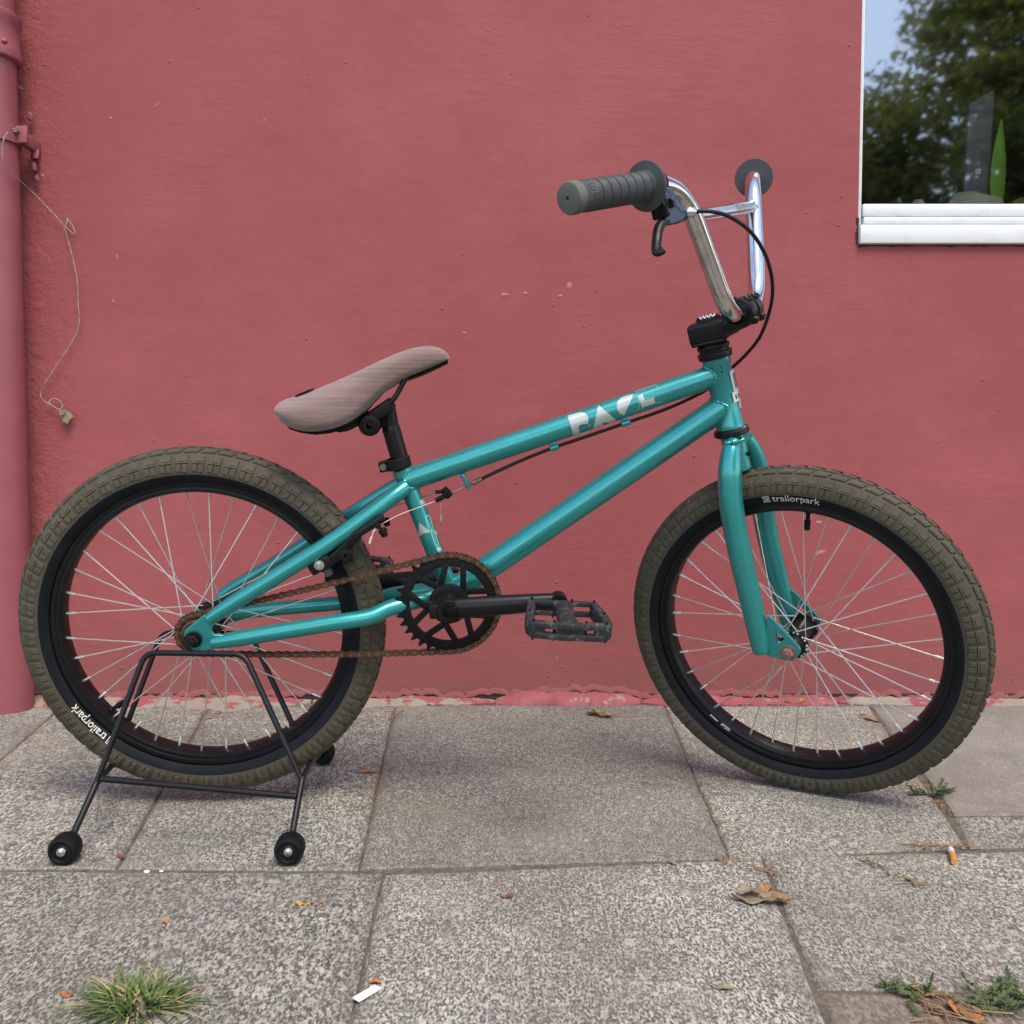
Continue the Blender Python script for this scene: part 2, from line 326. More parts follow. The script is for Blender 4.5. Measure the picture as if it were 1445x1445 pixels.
# litter and plants
def leafmat(k, a, b):
    m = reg(k, Mat(k, a, .75)); m.color(m.mix(m.ramp(m.noise(90, 5, .7), [(.35, 0.), (.7, 1.)]), a, b)); m.bump(m.noise(300, 3), .4, .0006)
leafmat('leaf_tan', (.28, .17, .085), (.14, .075, .035)); leafmat('leaf_orange', (.42, .17, .055), (.25, .09, .03)); leafmat('leaf_grey', (.27, .22, .13), (.13, .10, .06))
leafmat('leaf_yellow', (.48, .28, .06), (.36, .18, .05)); leafmat('leaf_red', (.22, .055, .035), (.14, .04, .03))
leafmat('grass_green', (.07, .135, .022), (.11, .18, .04)); leafmat('grass_dark', (.035, .075, .016), (.06, .11, .03)); leafmat('straw', (.40, .33, .17), (.28, .21, .10))
leafmat('weed', (.04, .072, .02), (.085, .105, .036)); leafmat('paper', (.75, .75, .74), (.68, .68, .67)); leafmat('filter', (.52, .24, .055), (.42, .18, .04)); leafmat('ash', (.6, .57, .5), (.4, .37, .33))
leafmat('crown_leaf', (.06, .085, .025), (.115, .125, .04))
lm = [x for x in bpy.data.materials if x.name == 'crown_leaf'][0]; ln = lm.node_tree; pb = ln.nodes['Principled BSDF']; ts = ln.nodes.new('ShaderNodeBsdfTranslucent'); ts.inputs[0].default_value = (.22, .26, .06, 1); ms = ln.nodes.new('ShaderNodeMixShader'); ms.inputs[0].default_value = .45
ln.links.new(pb.outputs[0], ms.inputs[1]); ln.links.new(ts.outputs[0], ms.inputs[2]); ln.links.new(ms.outputs[0], ln.nodes['Material Output'].inputs[0])
leafmat('bark', (.09, .07, .05), (.05, .04, .03)); leafmat('web', (.42, .42, .36), (.25, .25, .21))
leafmat('wire_metal', (.34, .29, .26), (.12, .09, .08))

# ============================================================ THE SETTING
bm_ = MB(); z0 = -.0028
bm_.add([(-30, -3.2, z0), (30, -3.2, z0), (30, WY+.06, z0), (-30, WY+.06, z0)], [(0, 1, 2, 3)])
pave = bm_.build('pavement', M['joint'], smooth=0); pave['kind'] = 'structure'
g_ = MB(); g_.add([(-250, -250, -.13), (250, -250, -.13), (250, 250, -.13), (-250, 250, -.13)], [(0, 1, 2, 3)])
road = g_.build('road', M['asphalt'], smooth=0); road['kind'] = 'structure'
k_ = MB(); k_.box(V((0, -3.28, -.07)), (V((1, 0, 0)), V((0, 1, 0)), V((0, 0, 1))), (30, .075, .068), .012); kb = k_.build('kerb', M['slab_plain']); kb['kind'] = 'structure'

def slab(pts, mat, gap=.0013, chips=True):
    P = [V((p[0], p[1], 0)) for p in pts]; c = sum(P, V())/len(P)
    if sum(P[i].x*P[(i+1) % len(P)].y-P[(i+1) % len(P)].x*P[i].y for i in range(len(P))) < 0: P = P[::-1]
    n = len(P); ins = []
    for i in range(n):                                  # inset by the joint's half width
        a, b, d = P[i-1], P[i], P[(i+1) % n]
        e1, e2 = (b-a).normalized(), (d-b).normalized(); n1, n2 = V((-e1.y, e1.x, 0)), V((-e2.y, e2.x, 0))
        h = (n1+n2); h = h/max(h.dot(n1), .3); ins.append(b+h*gap)
    ring = []
    for i in range(n):
        a, b = ins[i], ins[(i+1) % n]; k = max(2, int((b-a).length/.035))
        nn = V((-(b-a).y, (b-a).x, 0)).normalized()
        for j in range(k):
            p = a.lerp(b, j/k); ring.append(p+nn*max(0, random.gauss(.0002, .0012)))
    hz = random.uniform(-.0015, .0015); tl = V((random.uniform(-.003, .003), random.uniform(-.003, .003), 0))
    bm = bmesh.new(); zt = lambda p: hz+(p-c).dot(tl)
    lo = [bm.verts.new((p.x, p.y, -.04)) for p in ring]; up = [bm.verts.new((p.x, p.y, zt(p)-.0022)) for p in ring]
    inn = [bm.verts.new((*(p+(c-p).normalized()*random.uniform(.0025, .006)).xy, zt(p)-random.uniform(0, .0006))) for p in ring]
    k = len(ring)
    for i in range(k):
        j = (i+1) % k; bm.faces.new((lo[i], lo[j], up[j], up[i])); bm.faces.new((up[i], up[j], inn[j], inn[i]))
    inn2 = [bm.verts.new((*(v_.co.xy+(c.xy-v_.co.xy).normalized()*random.uniform(.012, .03)), zt(v_.co)+random.uniform(0, .0003))) for v_ in inn]
    for i in range(k): bm.faces.new((inn[i], inn[(i+1) % k], inn2[(i+1) % k], inn2[i]))
    bm.faces.new(inn2); nv_ = len(lo)*3; me = bpy.data.meshes.new('paving_slab'); bm.normal_update(); bm.to_mesh(me); bm.free(); me.materials.append(M[mat]); ea = me.attributes.new('edge', 'FLOAT', 'POINT'); ea.data.foreach_set('value', [1. if i < nv_ else 0. for i in range(len(me.vertices))])
    return link(bpy.data.objects.new('paving_slab', me), pave)
G = lambda x, y: gp(x, y).xy
YB = WY-.03
def toback(p, q): t = (YB-q.y)/(p.y-q.y); return V((q.x+(p.x-q.x)*t, YB))
# joints seen in the photograph: back row
jA0, jA1 = G(287, 1010), G(165, 1226); jB0, jB1 = G(555, 1010), G(507, 1227); jC0, jC1 = G(937, 995), G(1030, 1213); jD0, jD1 = G(1237, 1010), G(1366, 1196)
tb = [toback(a, b) for a, b in ((jA0, jA1), (jB0, jB1), (jC0, jC1), (jD0, jD1))]
L0, L1 = V((tb[0].x-.30, YB)), V((jA1.x-.30, jA1.y-.002)); K0, K1 = V((tb[3].x+.34, YB)), V((jD1.x+.30, jD1.y+.01))
slab([L0, tb[0], jA1, L1], 'slab_coarse'); slab([tb[0], tb[1], jB1, jA1], 'slab_coarse'); slab([tb[1], tb[2], jC1, jB1], 'slab_fine'); slab([tb[2], tb[3], jD1, jC1], 'slab_coarse')
dm = G(1345, 1150); dk = V((K1.x, dm.y+.004))
slab([tb[3], K0, dk, dm], 'slab_plain'); slab([dm, dk, K1, jD1], 'slab_coarse')
# front row
jE0, jE1 = G(541, 1232), G(495, 1445); jF0, jF1 = G(1075, 1208), G(1153, 1397); jF2 = G(1168, 1445)
fy = .70
def tofront(p, q, y): t = (y-p.y)/(q.y-p.y); return p+(q-p)*t
eF, fF = tofront(jE0, jE1, fy), tofront(jF0, jF2, fy)
ml, mr = V((jA1.x-.42, jA1.y)), V((K1.x+.02, K1.y))
slab([ml, jE0, eF, V((ml.x, fy))], 'slab_coarse'); slab([jE0, jF0, fF, eF], 'slab_coarse')
gk = V((mr.x, jF1.y-.004)); slab([jF0, mr, gk, jF1], 'slab_coarse'); slab([jF1, gk, V((mr.x, fy)), fF], 'slab_brown')
# rows to the side and towards the street
x = L0.x
for i in range(4):
    q0, q1 = V((.31*i, 0)), V((.31*(i+1), 0)); slab([L0-q1, L0-q0, L1-q0, L1-q1], random.choice(['slab_coarse', 'slab_fine']))
x = K0.x
for i in range(4):
    q0, q1 = V((.31*i, 0)), V((.31*(i+1), 0)); slab([K0+q0, K0+q1, K1+q1, K1+q0], random.choice(['slab_coarse', 'slab_fine']))
x = ml.x
for i in range(3): slab([V((x-.45, ml.y)), V((x, ml.y)), V((x, fy)), V((x-.45, fy))], 'slab_coarse'); x -= .45
x = mr.x
for i in range(3): slab([V((x, mr.y)), V((x+.45, mr.y)), V((x+.45, fy)), V((x, fy))], 'slab_coarse'); x += .45
y = fy
for r_ in range(3):
    x = -1.9+(.22 if r_ % 2 else 0)
    while x < 1.8: slab([V((x, y)), V((x+.46, y)), V((x+.46, y-.46)), V((x, y-.46))], random.choice(['slab_coarse', 'slab_fine', 'slab_coarse'])); x += .46
    y -= .46

# ---- building
bld = thing('house', V((0, WY, 0)), 'house front of rough dusky red painted render with a white framed window', 'building')
wx0, wz0 = wp(1211, 288).x, wp(1211, 346).z
wx1, wz1, wt = wx0+1.35, wz0+1.45, .30
XL, XR, ZT = -3., 4.2, 5.2
X, Y, Z = V((1, 0, 0)), V((0, 1, 0)), V((0, 0, 1)); AX = (X, Y, Z)
wm = MB()
xs, zs = [XL, wx0, wx1, XR], [-.1, wz0, wz1, ZT]
gv = {}
for yi, yy in enumerate((WY, WY+wt)):
    for i, xx in enumerate(xs):
        for k, zz in enumerate(zs): gv[(i, k, yi)] = len(wm.v); wm.v.append(V((xx, yy, zz)))
def q4(a, b, c, d): wm.f.append((gv[a], gv[b], gv[c], gv[d])); wm.m.append(0)
for i in range(3):
    for k in range(3):
        if (i, k) == (1, 1): continue
        q4((i, k, 0), (i+1, k, 0), (i+1, k+1, 0), (i, k+1, 0)); q4((i, k, 1), (i, k+1, 1), (i+1, k+1, 1), (i+1, k, 1))
q4((1, 1, 0), (1, 2, 0), (1, 2, 1), (1, 1, 1)); q4((2, 1, 0), (2, 1, 1), (2, 2, 1), (2, 2, 0)); q4((1, 1, 0), (1, 1, 1), (2, 1, 1), (2, 1, 0)); q4((1, 2, 0), (2, 2, 0), (2, 2, 1), (1, 2, 1))
for i in range(3): q4((i, 3, 0), (i+1, 3, 0), (i+1, 3, 1), (i, 3, 1))
for k in range(3): q4((0, k, 0), (0, k+1, 0), (0, k+1, 1), (0, k, 1)); q4((3, k, 0), (3, k, 1), (3, k+1, 1), (3, k+1, 0))
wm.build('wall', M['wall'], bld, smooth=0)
# irregular mortar fillet where wall meets pavement: painted on the right, mostly bare on the left
def smooth_noise(n, k):
    r_ = [random.gauss(0, 1) for _ in range(n+2*k)]; o_ = [sum(r_[i:i+2*k+1])/math.sqrt(2*k+1) for i in range(n)]; return [max(-1.6, min(1.6, v_)) for v_ in o_]
def fill(x0, x1, mat, d0, h0, lip=.0):
    f = MB(); n = int((x1-x0)/.006); vs = []; fs = []
    nr = lambda k_: [sum(random.gauss(0, 1) for _ in range(1)) for _ in range(n+1)] if k_ == 0 else smooth_noise(n+1, k_)
    na, nb = smooth_noise(n+1, 9), smooth_noise(n+1, 3); nc, nd = smooth_noise(n+1, 7), smooth_noise(n+1, 2)
    for i in range(n+1):
        xx = x0+(x1-x0)*i/n; e = min(1, i/8, (n-i)/8)
        d = d0*(1+.30*na[i]+.12*nb[i])*(.3+.7*e); h = max(h0*(1+.22*nc[i]+.10*nd[i])*(.25+.75*e), .001)
        vs += [(xx, WY+.004, h+.003), (xx, WY-.004-lip*(.5+.5*nb[i]), h), (xx, WY-d*.55, h*.62+.0012*nd[i]), (xx, WY-d, .001), (xx, WY-d, -.01)]
    for i in range(n):
        for j in range(4): a = i*5+j; fs.append((a, a+1, a+6, a+5))
    f.add(vs, fs); return f.build('mortar_fillet', M[mat], bld, smooth=60)
xg = lambda px: wp(px, 990).x
fill(XL, xg(120), 'mortar', .05, .012); fill(xg(122), xg(440), 'mortar', .055, .010, .003); fill(xg(442), xg(700), 'mortar', .035, .0085, .002); fill(xg(700), xg(905), 'mortar_paint', .034, .019, .004); fill(xg(905), xg(1180), 'mortar_paint', .03, .0105, .004); fill(xg(1182), XR, 'mortar', .03, .008, .002)
# ragged lower edge of the paint coat, standing proud of a dark crack
f = MB(); vs = []; fs = []; n = 520
e1, e2_ = smooth_noise(n+1, 8), smooth_noise(n+1, 1)
for i in range(n+1):
    xx = -1.25+2.6*i/n; zb = .0080+.0040*e1[i]+.0028*e2_[i]
    zb += .011*max(0, min(1, (xx-xg(670))/.05, (xg(930)-xx)/.06))
    vs += [(xx, WY-.0030, zb), (xx, WY-.0028, zb+.003), (xx, WY-.0010, zb+.010), (xx, WY+.001, zb+.014), (xx, WY+.002, zb)]
for i in range(n):
    for j in range(4): a = i*5+j; fs.append((a, a+1, a+6, a+5))
    fs.append((i*5+4, i*5, i*5+5, i*5+9))
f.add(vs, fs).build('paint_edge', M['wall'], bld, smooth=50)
f = MB(); f.box(V((.05, WY+.0006, .006)), AX, (1.3, .0012, .011)); f.build('crack', M['dark_gap'], bld)
# a few chips and dents in the paint
def chip(px, py, rx, rz, mat='leafx', a=0.):
    b = MB(); c = wp(px, py); vs = [c+V((0, -.0022, 0))]; k = 10
    for j in range(k):
        t = 2*PI*j/k; q = random.uniform(.7, 1.2); dx, dz = rx*q*math.cos(t), rz*q*math.sin(t)
        vs.append(c+V((dx*math.cos(a)-dz*math.sin(a), -.0004, dx*math.sin(a)+dz*math.cos(a))))
    b.add(vs, [(0, 1+j, 1+(j+1) % k) for j in range(k)]).build('paint_blister', M[mat], bld, smooth=80)
m = reg('blister', Mat('worn_paint', (.35, .11, .115), .6)); m.worn(.2, 90)
m = reg('chipped', Mat('chipped_plaster', (.34, .16, .15), .9)); m.worn(.3, 120)
for c_ in ((803, 404, .006, .007), (712, 416, .008, .004), (741, 414, .005, .003), (221, 149, .008, .002, 'blister', .8), (156, 167, .003, .003, 'chipped'), (60, 248, .003, .004, 'chipped'), (1158, 780, .014, .005, 'blister', .5), (1155, 737, .006, .004, 'chipped'), (160, 425, .003, .004, 'chipped'), (165, 363, .0015, .008, 'blister'), (790, 418, .006, .003), (655, 470, .004, .003)):
    chip(*(c_ if len(c_) > 4 else (*c_, 'blister')))
# window: frame with panes and sill
win = part_empty('window', bld, V((wx0, WY, wz0)))
yg = WY+.035
gx0, gz0 = wx0+.0075, wp(1213, 288).z
f = MB()
f.box(V(((wx0+gx0)/2, yg+.005, (wz0+wz1)/2)), AX, ((gx0-wx0)/2, .04, (wz1-wz0)/2), .003)
f.box(V((wx1-.02, yg+.005, (wz0+wz1)/2)), AX, (.02, .04, (wz1-wz0)/2), .003)
f.box(V(((wx0+wx1)/2, yg+.006, wz1-.02)), AX, ((wx1-wx0)/2-.041, .039, .02), .003)
zb1 = wp(1213, 306).z
f.box(V(((gx0+wx1)/2-.02, yg-.018, (gz0+zb1)/2)), AX, ((wx1-gx0)/2-.021, .021, (gz0-zb1)/2), .003)
f.build('window_frame', M['white'], win)
s_ = MB(); zb2 = wp(1213, 318).z
s_.box(V(((wx0+wx1)/2+.005, yg-.02, (zb1+zb2)/2-.001)), AX, ((wx1-wx0)/2-.004, .0235, (zb1-zb2)/2-.0012), .002)
s_.box(V(((wx0+wx1)/2, yg-.02, (zb2+wz0)/2)), AX, ((wx1-wx0)/2-.001, .0275, (zb2-wz0)/2-.001), .003)
s_.build('window_sill', M['white'], win)
gp_ = MB(); gp_.box(V(((gx0+wx1-.04)/2, yg+.01, (gz0+wz1-.04)/2)), AX, ((wx1-.04-gx0)/2+.004, .003, (wz1-.04-gz0)/2+.004)); gp_.build('window_pane', M['glass'], win, smooth=0)
d_ = MB(); rr = random.Random(4); pv = []
for i in range(15): pv.append(V((wx0-.0005-abs(rr.gauss(.0022, .0018)), WY-.0006, wz0+.002+(zb1-wz0-.004)*i/14)))
d_.prism(pv+[V((wx0+.002, WY-.0006, zb1-.002)), V((wx0+.002, WY-.0006, wz0+.002))], Y, .0016)
pv = [V((wx0+.002+(wx1-wx0)*i/120, WY-.0006, wz0-.0006-abs(rr.gauss(.0014, .0012)))) for i in range(121)]
d_.prism(pv+[V((wx1+.002, WY-.0006, wz0+.002)), V((wx0+.002, WY-.0006, wz0+.002))], Y, .0016); d_.build('gap', M['dark_gap'], bld, smooth=0)
# room behind the glass
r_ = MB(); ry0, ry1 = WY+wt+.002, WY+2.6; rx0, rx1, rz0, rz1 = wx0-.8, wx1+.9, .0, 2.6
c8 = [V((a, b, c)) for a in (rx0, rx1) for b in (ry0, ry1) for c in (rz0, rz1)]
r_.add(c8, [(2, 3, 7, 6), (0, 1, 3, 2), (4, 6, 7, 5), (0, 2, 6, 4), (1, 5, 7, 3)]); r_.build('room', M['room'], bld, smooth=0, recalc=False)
b_ = MB(); b_.box(V(((wx0+wx1)/2, yg+.16, gz0-.012)), AX, ((wx1-wx0)/2-.004, .10, .012), .003); b_.build('inner_sill', M['white'], bld)
# things on the inner sill, seen dimly through the glass
zi = gz0+.0005
c1 = yp(1376, 268, WY+.17); b = MB(); h1 = yp(1390, 128, WY+.17).z-zi
b.prism([V((c1.x-.030, c1.y, zi)), V((c1.x+.024, c1.y, zi)), V((c1.x+.034, c1.y, zi+h1)), V((c1.x-.020, c1.y, zi+h1-.03))], Y, .012); t_ = thing('display_board', V((c1.x, c1.y, zi)), 'narrow slate grey board with slanted top standing behind the window glass', 'board'); b.build('panel', M['board'], t_)
pr = MB()
for k, zz in enumerate((.035, .06, .115)): pr = MB(); pr.box(V((c1.x+.002, c1.y-.0068, zi+zz)), AX, (.010-.002*k, .0006, .006)); pr.build('print', M['print'], t_)
c2 = yp(1408, 268, WY+.16); t_ = thing('potted_plant', V((c2.x, c2.y, zi)), 'plant with one broad upright green leaf on the sill behind the glass', 'plant')
def blade(b, base, tip, wd, side, n=8, bow=V()):
    vs = []; fs = []
    for i in range(n+1):
        t = i/n; p = base.lerp(tip, t)+bow*math.sin(PI*t); ww = wd*max(math.sin(PI*min(t*.86+.12, 1)), .02); cdir = side.cross((tip-base).normalized())
        vs += [p-side*ww, p+cdir*ww*.3, p+side*ww]
    for i in range(n):
        a = i*3; fs += [(a, a+1, a+4, a+3), (a+1, a+2, a+5, a+4)]
    b.add(vs, fs)
b = MB(); blade(b, V((c2.x-.004, c2.y, zi+.004)), V((c2.x+.004, c2.y, yp(1410, 168, WY+.16).z)), .021, V((1, .3, 0)).normalized()); b.build('leaf', M['agave'], t_, recalc=False)
b = MB(); blade(b, V((c2.x-.075, c2.y+.05, zi+.004)), V((c2.x-.068, c2.y+.05, zi+.1)), .010, V((1, .3, 0)).normalized()); b.build('leaf', M['agave'], t_, recalc=False)
c3 = yp(1375, 276, WY+.085); b = MB(); vs = []; 
def rock(b, c, rx, ry, rz, seed):
    rr = random.Random(seed); bm = bmesh.new(); bmesh.ops.create_icosphere(bm, subdivisions=2, radius=1)
    for v_ in bm.verts:
        q = 1+rr.uniform(-.16, .16); v_.co = V((v_.co.x*rx*q, v_.co.y*ry*q, max(v_.co.z*rz*q, -rz*.5)))+c+V((0, 0, rz*.5))
    bm.verts.index_update(); b.add([v_.co.copy() for v_ in bm.verts], [tuple(q.index for q in f_.verts) for f_ in bm.faces]); bm.free()
rock(b, V((c3.x, c3.y, zi)), .058, .03, .034, 3); tag(recenter(b.build('stone', M['stone'], smooth=30)), 'flat pale grey green stone lying on the sill in front of the slate board', 'stone')
c4 = yp(1296, 284, WY+.085); b = MB(); rock(b, V((c4.x, c4.y, zi)), .018, .014, .021, 5); tag(recenter(b.build('stone', M['stone'], smooth=30)), 'small flat pale pebble on the sill nearest the left edge of the window', 'stone')
c4 = yp(1440, 280, WY+.085); b = MB(); rock(b, V((c4.x, c4.y, zi)), .028, .02, .023, 6); tag(recenter(b.build('stone', M['leaf_tan'], smooth=30)), 'tan flat pebble on the sill at the right edge of the photo', 'stone')

# ---- drainpipe
pr_ = .047; py_ = WY-.062
pxc = yp(45, 990, py_).x-pr_
pipe = thing('drainpipe', V((pxc, py_, 0)), 'thick round drainpipe painted the same dusky red, standing against the wall', 'drainpipe')
zc0, zc1 = yp(20, 84, py_).z, yp(20, 22, py_).z
b = MB(); b.lathe(V((pxc, py_, 0)), Z, [(-.012, .001), (-.012, pr_), (zc0+.02, pr_-.001), (zc0+.02, .002)], 40)
b.lathe(V((pxc, py_, 0)), Z, [(zc1-.02, pr_-.002), (ZT-.2, pr_-.002), (ZT-.2, .001)], 40); b.build('pipe', M['pipe'], pipe)
b = MB(); e = .0045
b.lathe(V((pxc, py_, 0)), Z, [(zc0-.006, pr_+.001), (zc0-.002, pr_+.008), (zc0+.012, pr_+.010), (zc0+.02, pr_+.006), (zc1-.02, pr_+.006), (zc1-.012, pr_+.011), (zc1-.002, pr_+.011), (zc1+.003, pr_+.004), (zc1-.004, pr_-.004)], 40)
b.ball(yp(6, 58, py_-pr_-.003), .006); b.build('collar', M['pipe'], pipe)
zb_ = yp(17, 190, py_).z
b = MB(); b.lathe(V((pxc, py_, zb_)), Z, [(-.019, pr_), (-.019, pr_+.004), (.017, pr_+.004), (.017, pr_)], 40)
b.box(V((pxc+pr_+.012, py_-.003, zb_-.001)), AX, (.012, .004, .017), .002); b.box(V((pxc+pr_+.010, py_+.036, zb_-.006)), AX, (.008, .026, .013), .004)
br = b.build('bracket', M['pipe'], pipe)
b = MB(); sc_ = V((pxc+pr_+.006, py_-.012, zb_+.004)); b.lathe(sc_, V((0, 1, 0)), [(-.004, .0005), (-.004, .0045), (.002, .005), (.01, .003)], 10); b.tube([sc_+V((-.014, -.003, -.001)), sc_+V((.006, -.003, .003))], .0022, 8); b.build('screw', M['leaf_grey'], br)
b = MB()
for (dx, dy, dz, rr, sd) in ((.012, .05, -.032, .012, 1), (.008, .052, -.055, .009, 2), (.013, .053, -.075, .006, 4), (.004, .05, .045, .008, 8)): rock(b, V((pxc+pr_+dx, py_+dy-.003, zb_+dz)), rr*.7, rr*.6, rr*1.4, sd)
b.build('mortar_lump', M['mortar_paint'], pipe, smooth=30)['kind'] = 'stuff'
b = MB(); c = yp(28, 123, WY-.012); blade(b, c+V((-.02, .004, .012)), c+V((.008, 0, -.003)), .005, V((.3, 0, 1)).normalized(), 6); tag(recenter(b.build('dead_leaf', M['web'], recalc=False)), 'tiny pale dried leaf caught between drainpipe and wall near the top', 'leaf')
# ---- wire
wpts = [(25, 434, .10), (13, 455, .115), (8, 490, .115), (11, 535, .11), (30, 562, .095), (60, 590, .07), (105, 630, .03), (150, 675, .02), (190, 718, .015), (218, 748, .012), (242, 769, .012), (246, 760, .012), (236, 738, .012), (226, 724, .01), (220, 718, .008), (222, 724, .012), (217, 738, .014), (214, 755, .014), (219, 775, .012), (228, 805, .012), (242, 860, .012), (255, 930, .012), (257, 1000, .012), (261, 1045, .012), (255, 1085, .012), (236, 1125, .012), (212, 1162, .014), (180, 1210, .014), (150, 1255, .014), (135, 1285, .014), (134, 1303, .014), (145, 1318, .014), (170, 1333, .013), (195, 1346, .012), (205, 1335, .01), (196, 1318, .009), (180, 1310, .009), (166, 1315, .01), (162, 1325, .012), (178, 1338, .014), (200, 1350, .014), (214, 1360, .012)]
wire = thing('wire', wp(93, 585, .01), 'thin twisted wire hanging on the wall from the drainpipe bracket', 'wire')
b = MB(); b.tube(catmull([wp(a/2.33, c/2.33, d) for a, c, d in wpts], 5), .0010, 6); b.build('strand', M['wire_metal'], wire)
b = MB(); tg = [(200, 1352), (206, 1385), (222, 1394), (230, 1380), (244, 1372), (232, 1356), (214, 1346)]
b.prism([wp(a/2.33, c/2.33, .012+.004*random.random()) for a, c in tg], V((.2, -1, .15)).normalized(), .004); b.lathe(wp(205/2.33, 1358/2.33, .016), V((.2, -1, .1)), [(-.003, .001), (-.003, .005), (.004, .005), (.004, .001)], 12); b.build('rusty_tag', M['leaf_grey'], wire, smooth=20)

# ============================================================ BICYCLE STAND
sg = V((-.43, 1.34, 0)); st = thing('bicycle_stand', sg, 'black welded rod stand on small wheels holding up the rear wheel of the bicycle', 'bicycle stand')
wr = .0185
WN = [yp(92, 1196, 1.145), yp(409, 1195, 1.145)]
for p in WN: p.z = wr
WFp = [V((WN[0].x-.036, 1.5326, wr)), V((WN[1].x-.036, 1.5326, wr))]
jn = [yp(136, 1105, 1.20), yp(426, 1101, 1.20)]
jf = [yp(157, 1081, 1.352), yp(438, 1077, 1.352)]
tn = [yp(205, 921, 1.243), yp(345, 923, 1.243)]
tn2 = tn[0].lerp(tn[1], .5)
dz_ = V((-.034, .150, .0))
tf = [p+dz_ for p in tn]
rb = .0040
def stand_rod(name, P, r=rb, par=None): b = MB(); b.tube(P, r, 12); return b.build(name, M['black'], par or st)
stand_rod('rail', fillet([jn[0], tn[0], tn[1], jn[1]], [.016, .016])); stand_rod('rail', fillet([jf[0], tf[0], tf[1], jf[1]], [.016, .016]))
stand_rod('cross_bar', [yp(143, 1099, 1.196), yp(419, 1124, 1.186)], .0042)
for i in range(2): stand_rod('side_bar', [jn[i], jf[i]], .0044)
for i, (j, w_, sy) in enumerate(((jn[0], WN[0], 1), (jn[1], WN[1], 1), (jf[0], WFp[0], -1), (jf[1], WFp[1], -1))):
    stand_rod('leg', fillet([j+(j-w_).normalized()*.004, V((w_.x+(.004 if i != 1 else 0), w_.y+sy*.013, wr+.012)), V((w_.x, w_.y+sy*.013, wr)), V((w_.x, w_.y, wr))], [.006, .006], 4), .0044)
a_ = V((.06, -1, 0)).normalized()
for i, p in enumerate(WN+WFp):
    b = MB(); n_ = a_ if i < 2 else -a_
    b.lathe(p, n_, [(-.016, .003), (-.016, .013), (-.013, wr-.002), (-.008, wr), (.008, wr), (.0125, wr-.0022), (.0135, wr-.005), (.012, .0125), (.0105, .0115), (.0105, .005)], 32); wh = b.build('castor', M['black_matt'], st)
    b = MB(); b.lathe(p, n_, [(.009, .0075), (.0115, .0072), (.0145, .005), (.0155, .0005)], 20); b.build('hub_cap', M['silver'], wh)

# ============================================================ BICYCLE
bike = thing('bicycle', V((0, 1.34, 0)), 'turquoise bmx bicycle with olive tyres and chrome bars in front of the red wall', 'bicycle')
# ---- wheels
RT, RB, RO = .229, .0261, .0283
def text_mesh(body, size, align='CENTER', font=None):
    c = bpy.data.curves.new('txt', 'FONT'); c.body = body; c.size = size; c.align_x = align; c.align_y = 'CENTER'; c.resolution_u = 3
    c.offset = .006*size
    o = bpy.data.objects.new('txt', c); me = bpy.data.meshes.new_from_object(o)
    vs = [v_.co.copy() for v_ in me.vertices]; fs = [tuple(p.vertices) for p in me.polygons]; bpy.data.objects.remove(o); bpy.data.curves.remove(c); bpy.data.meshes.remove(me); return vs, fs
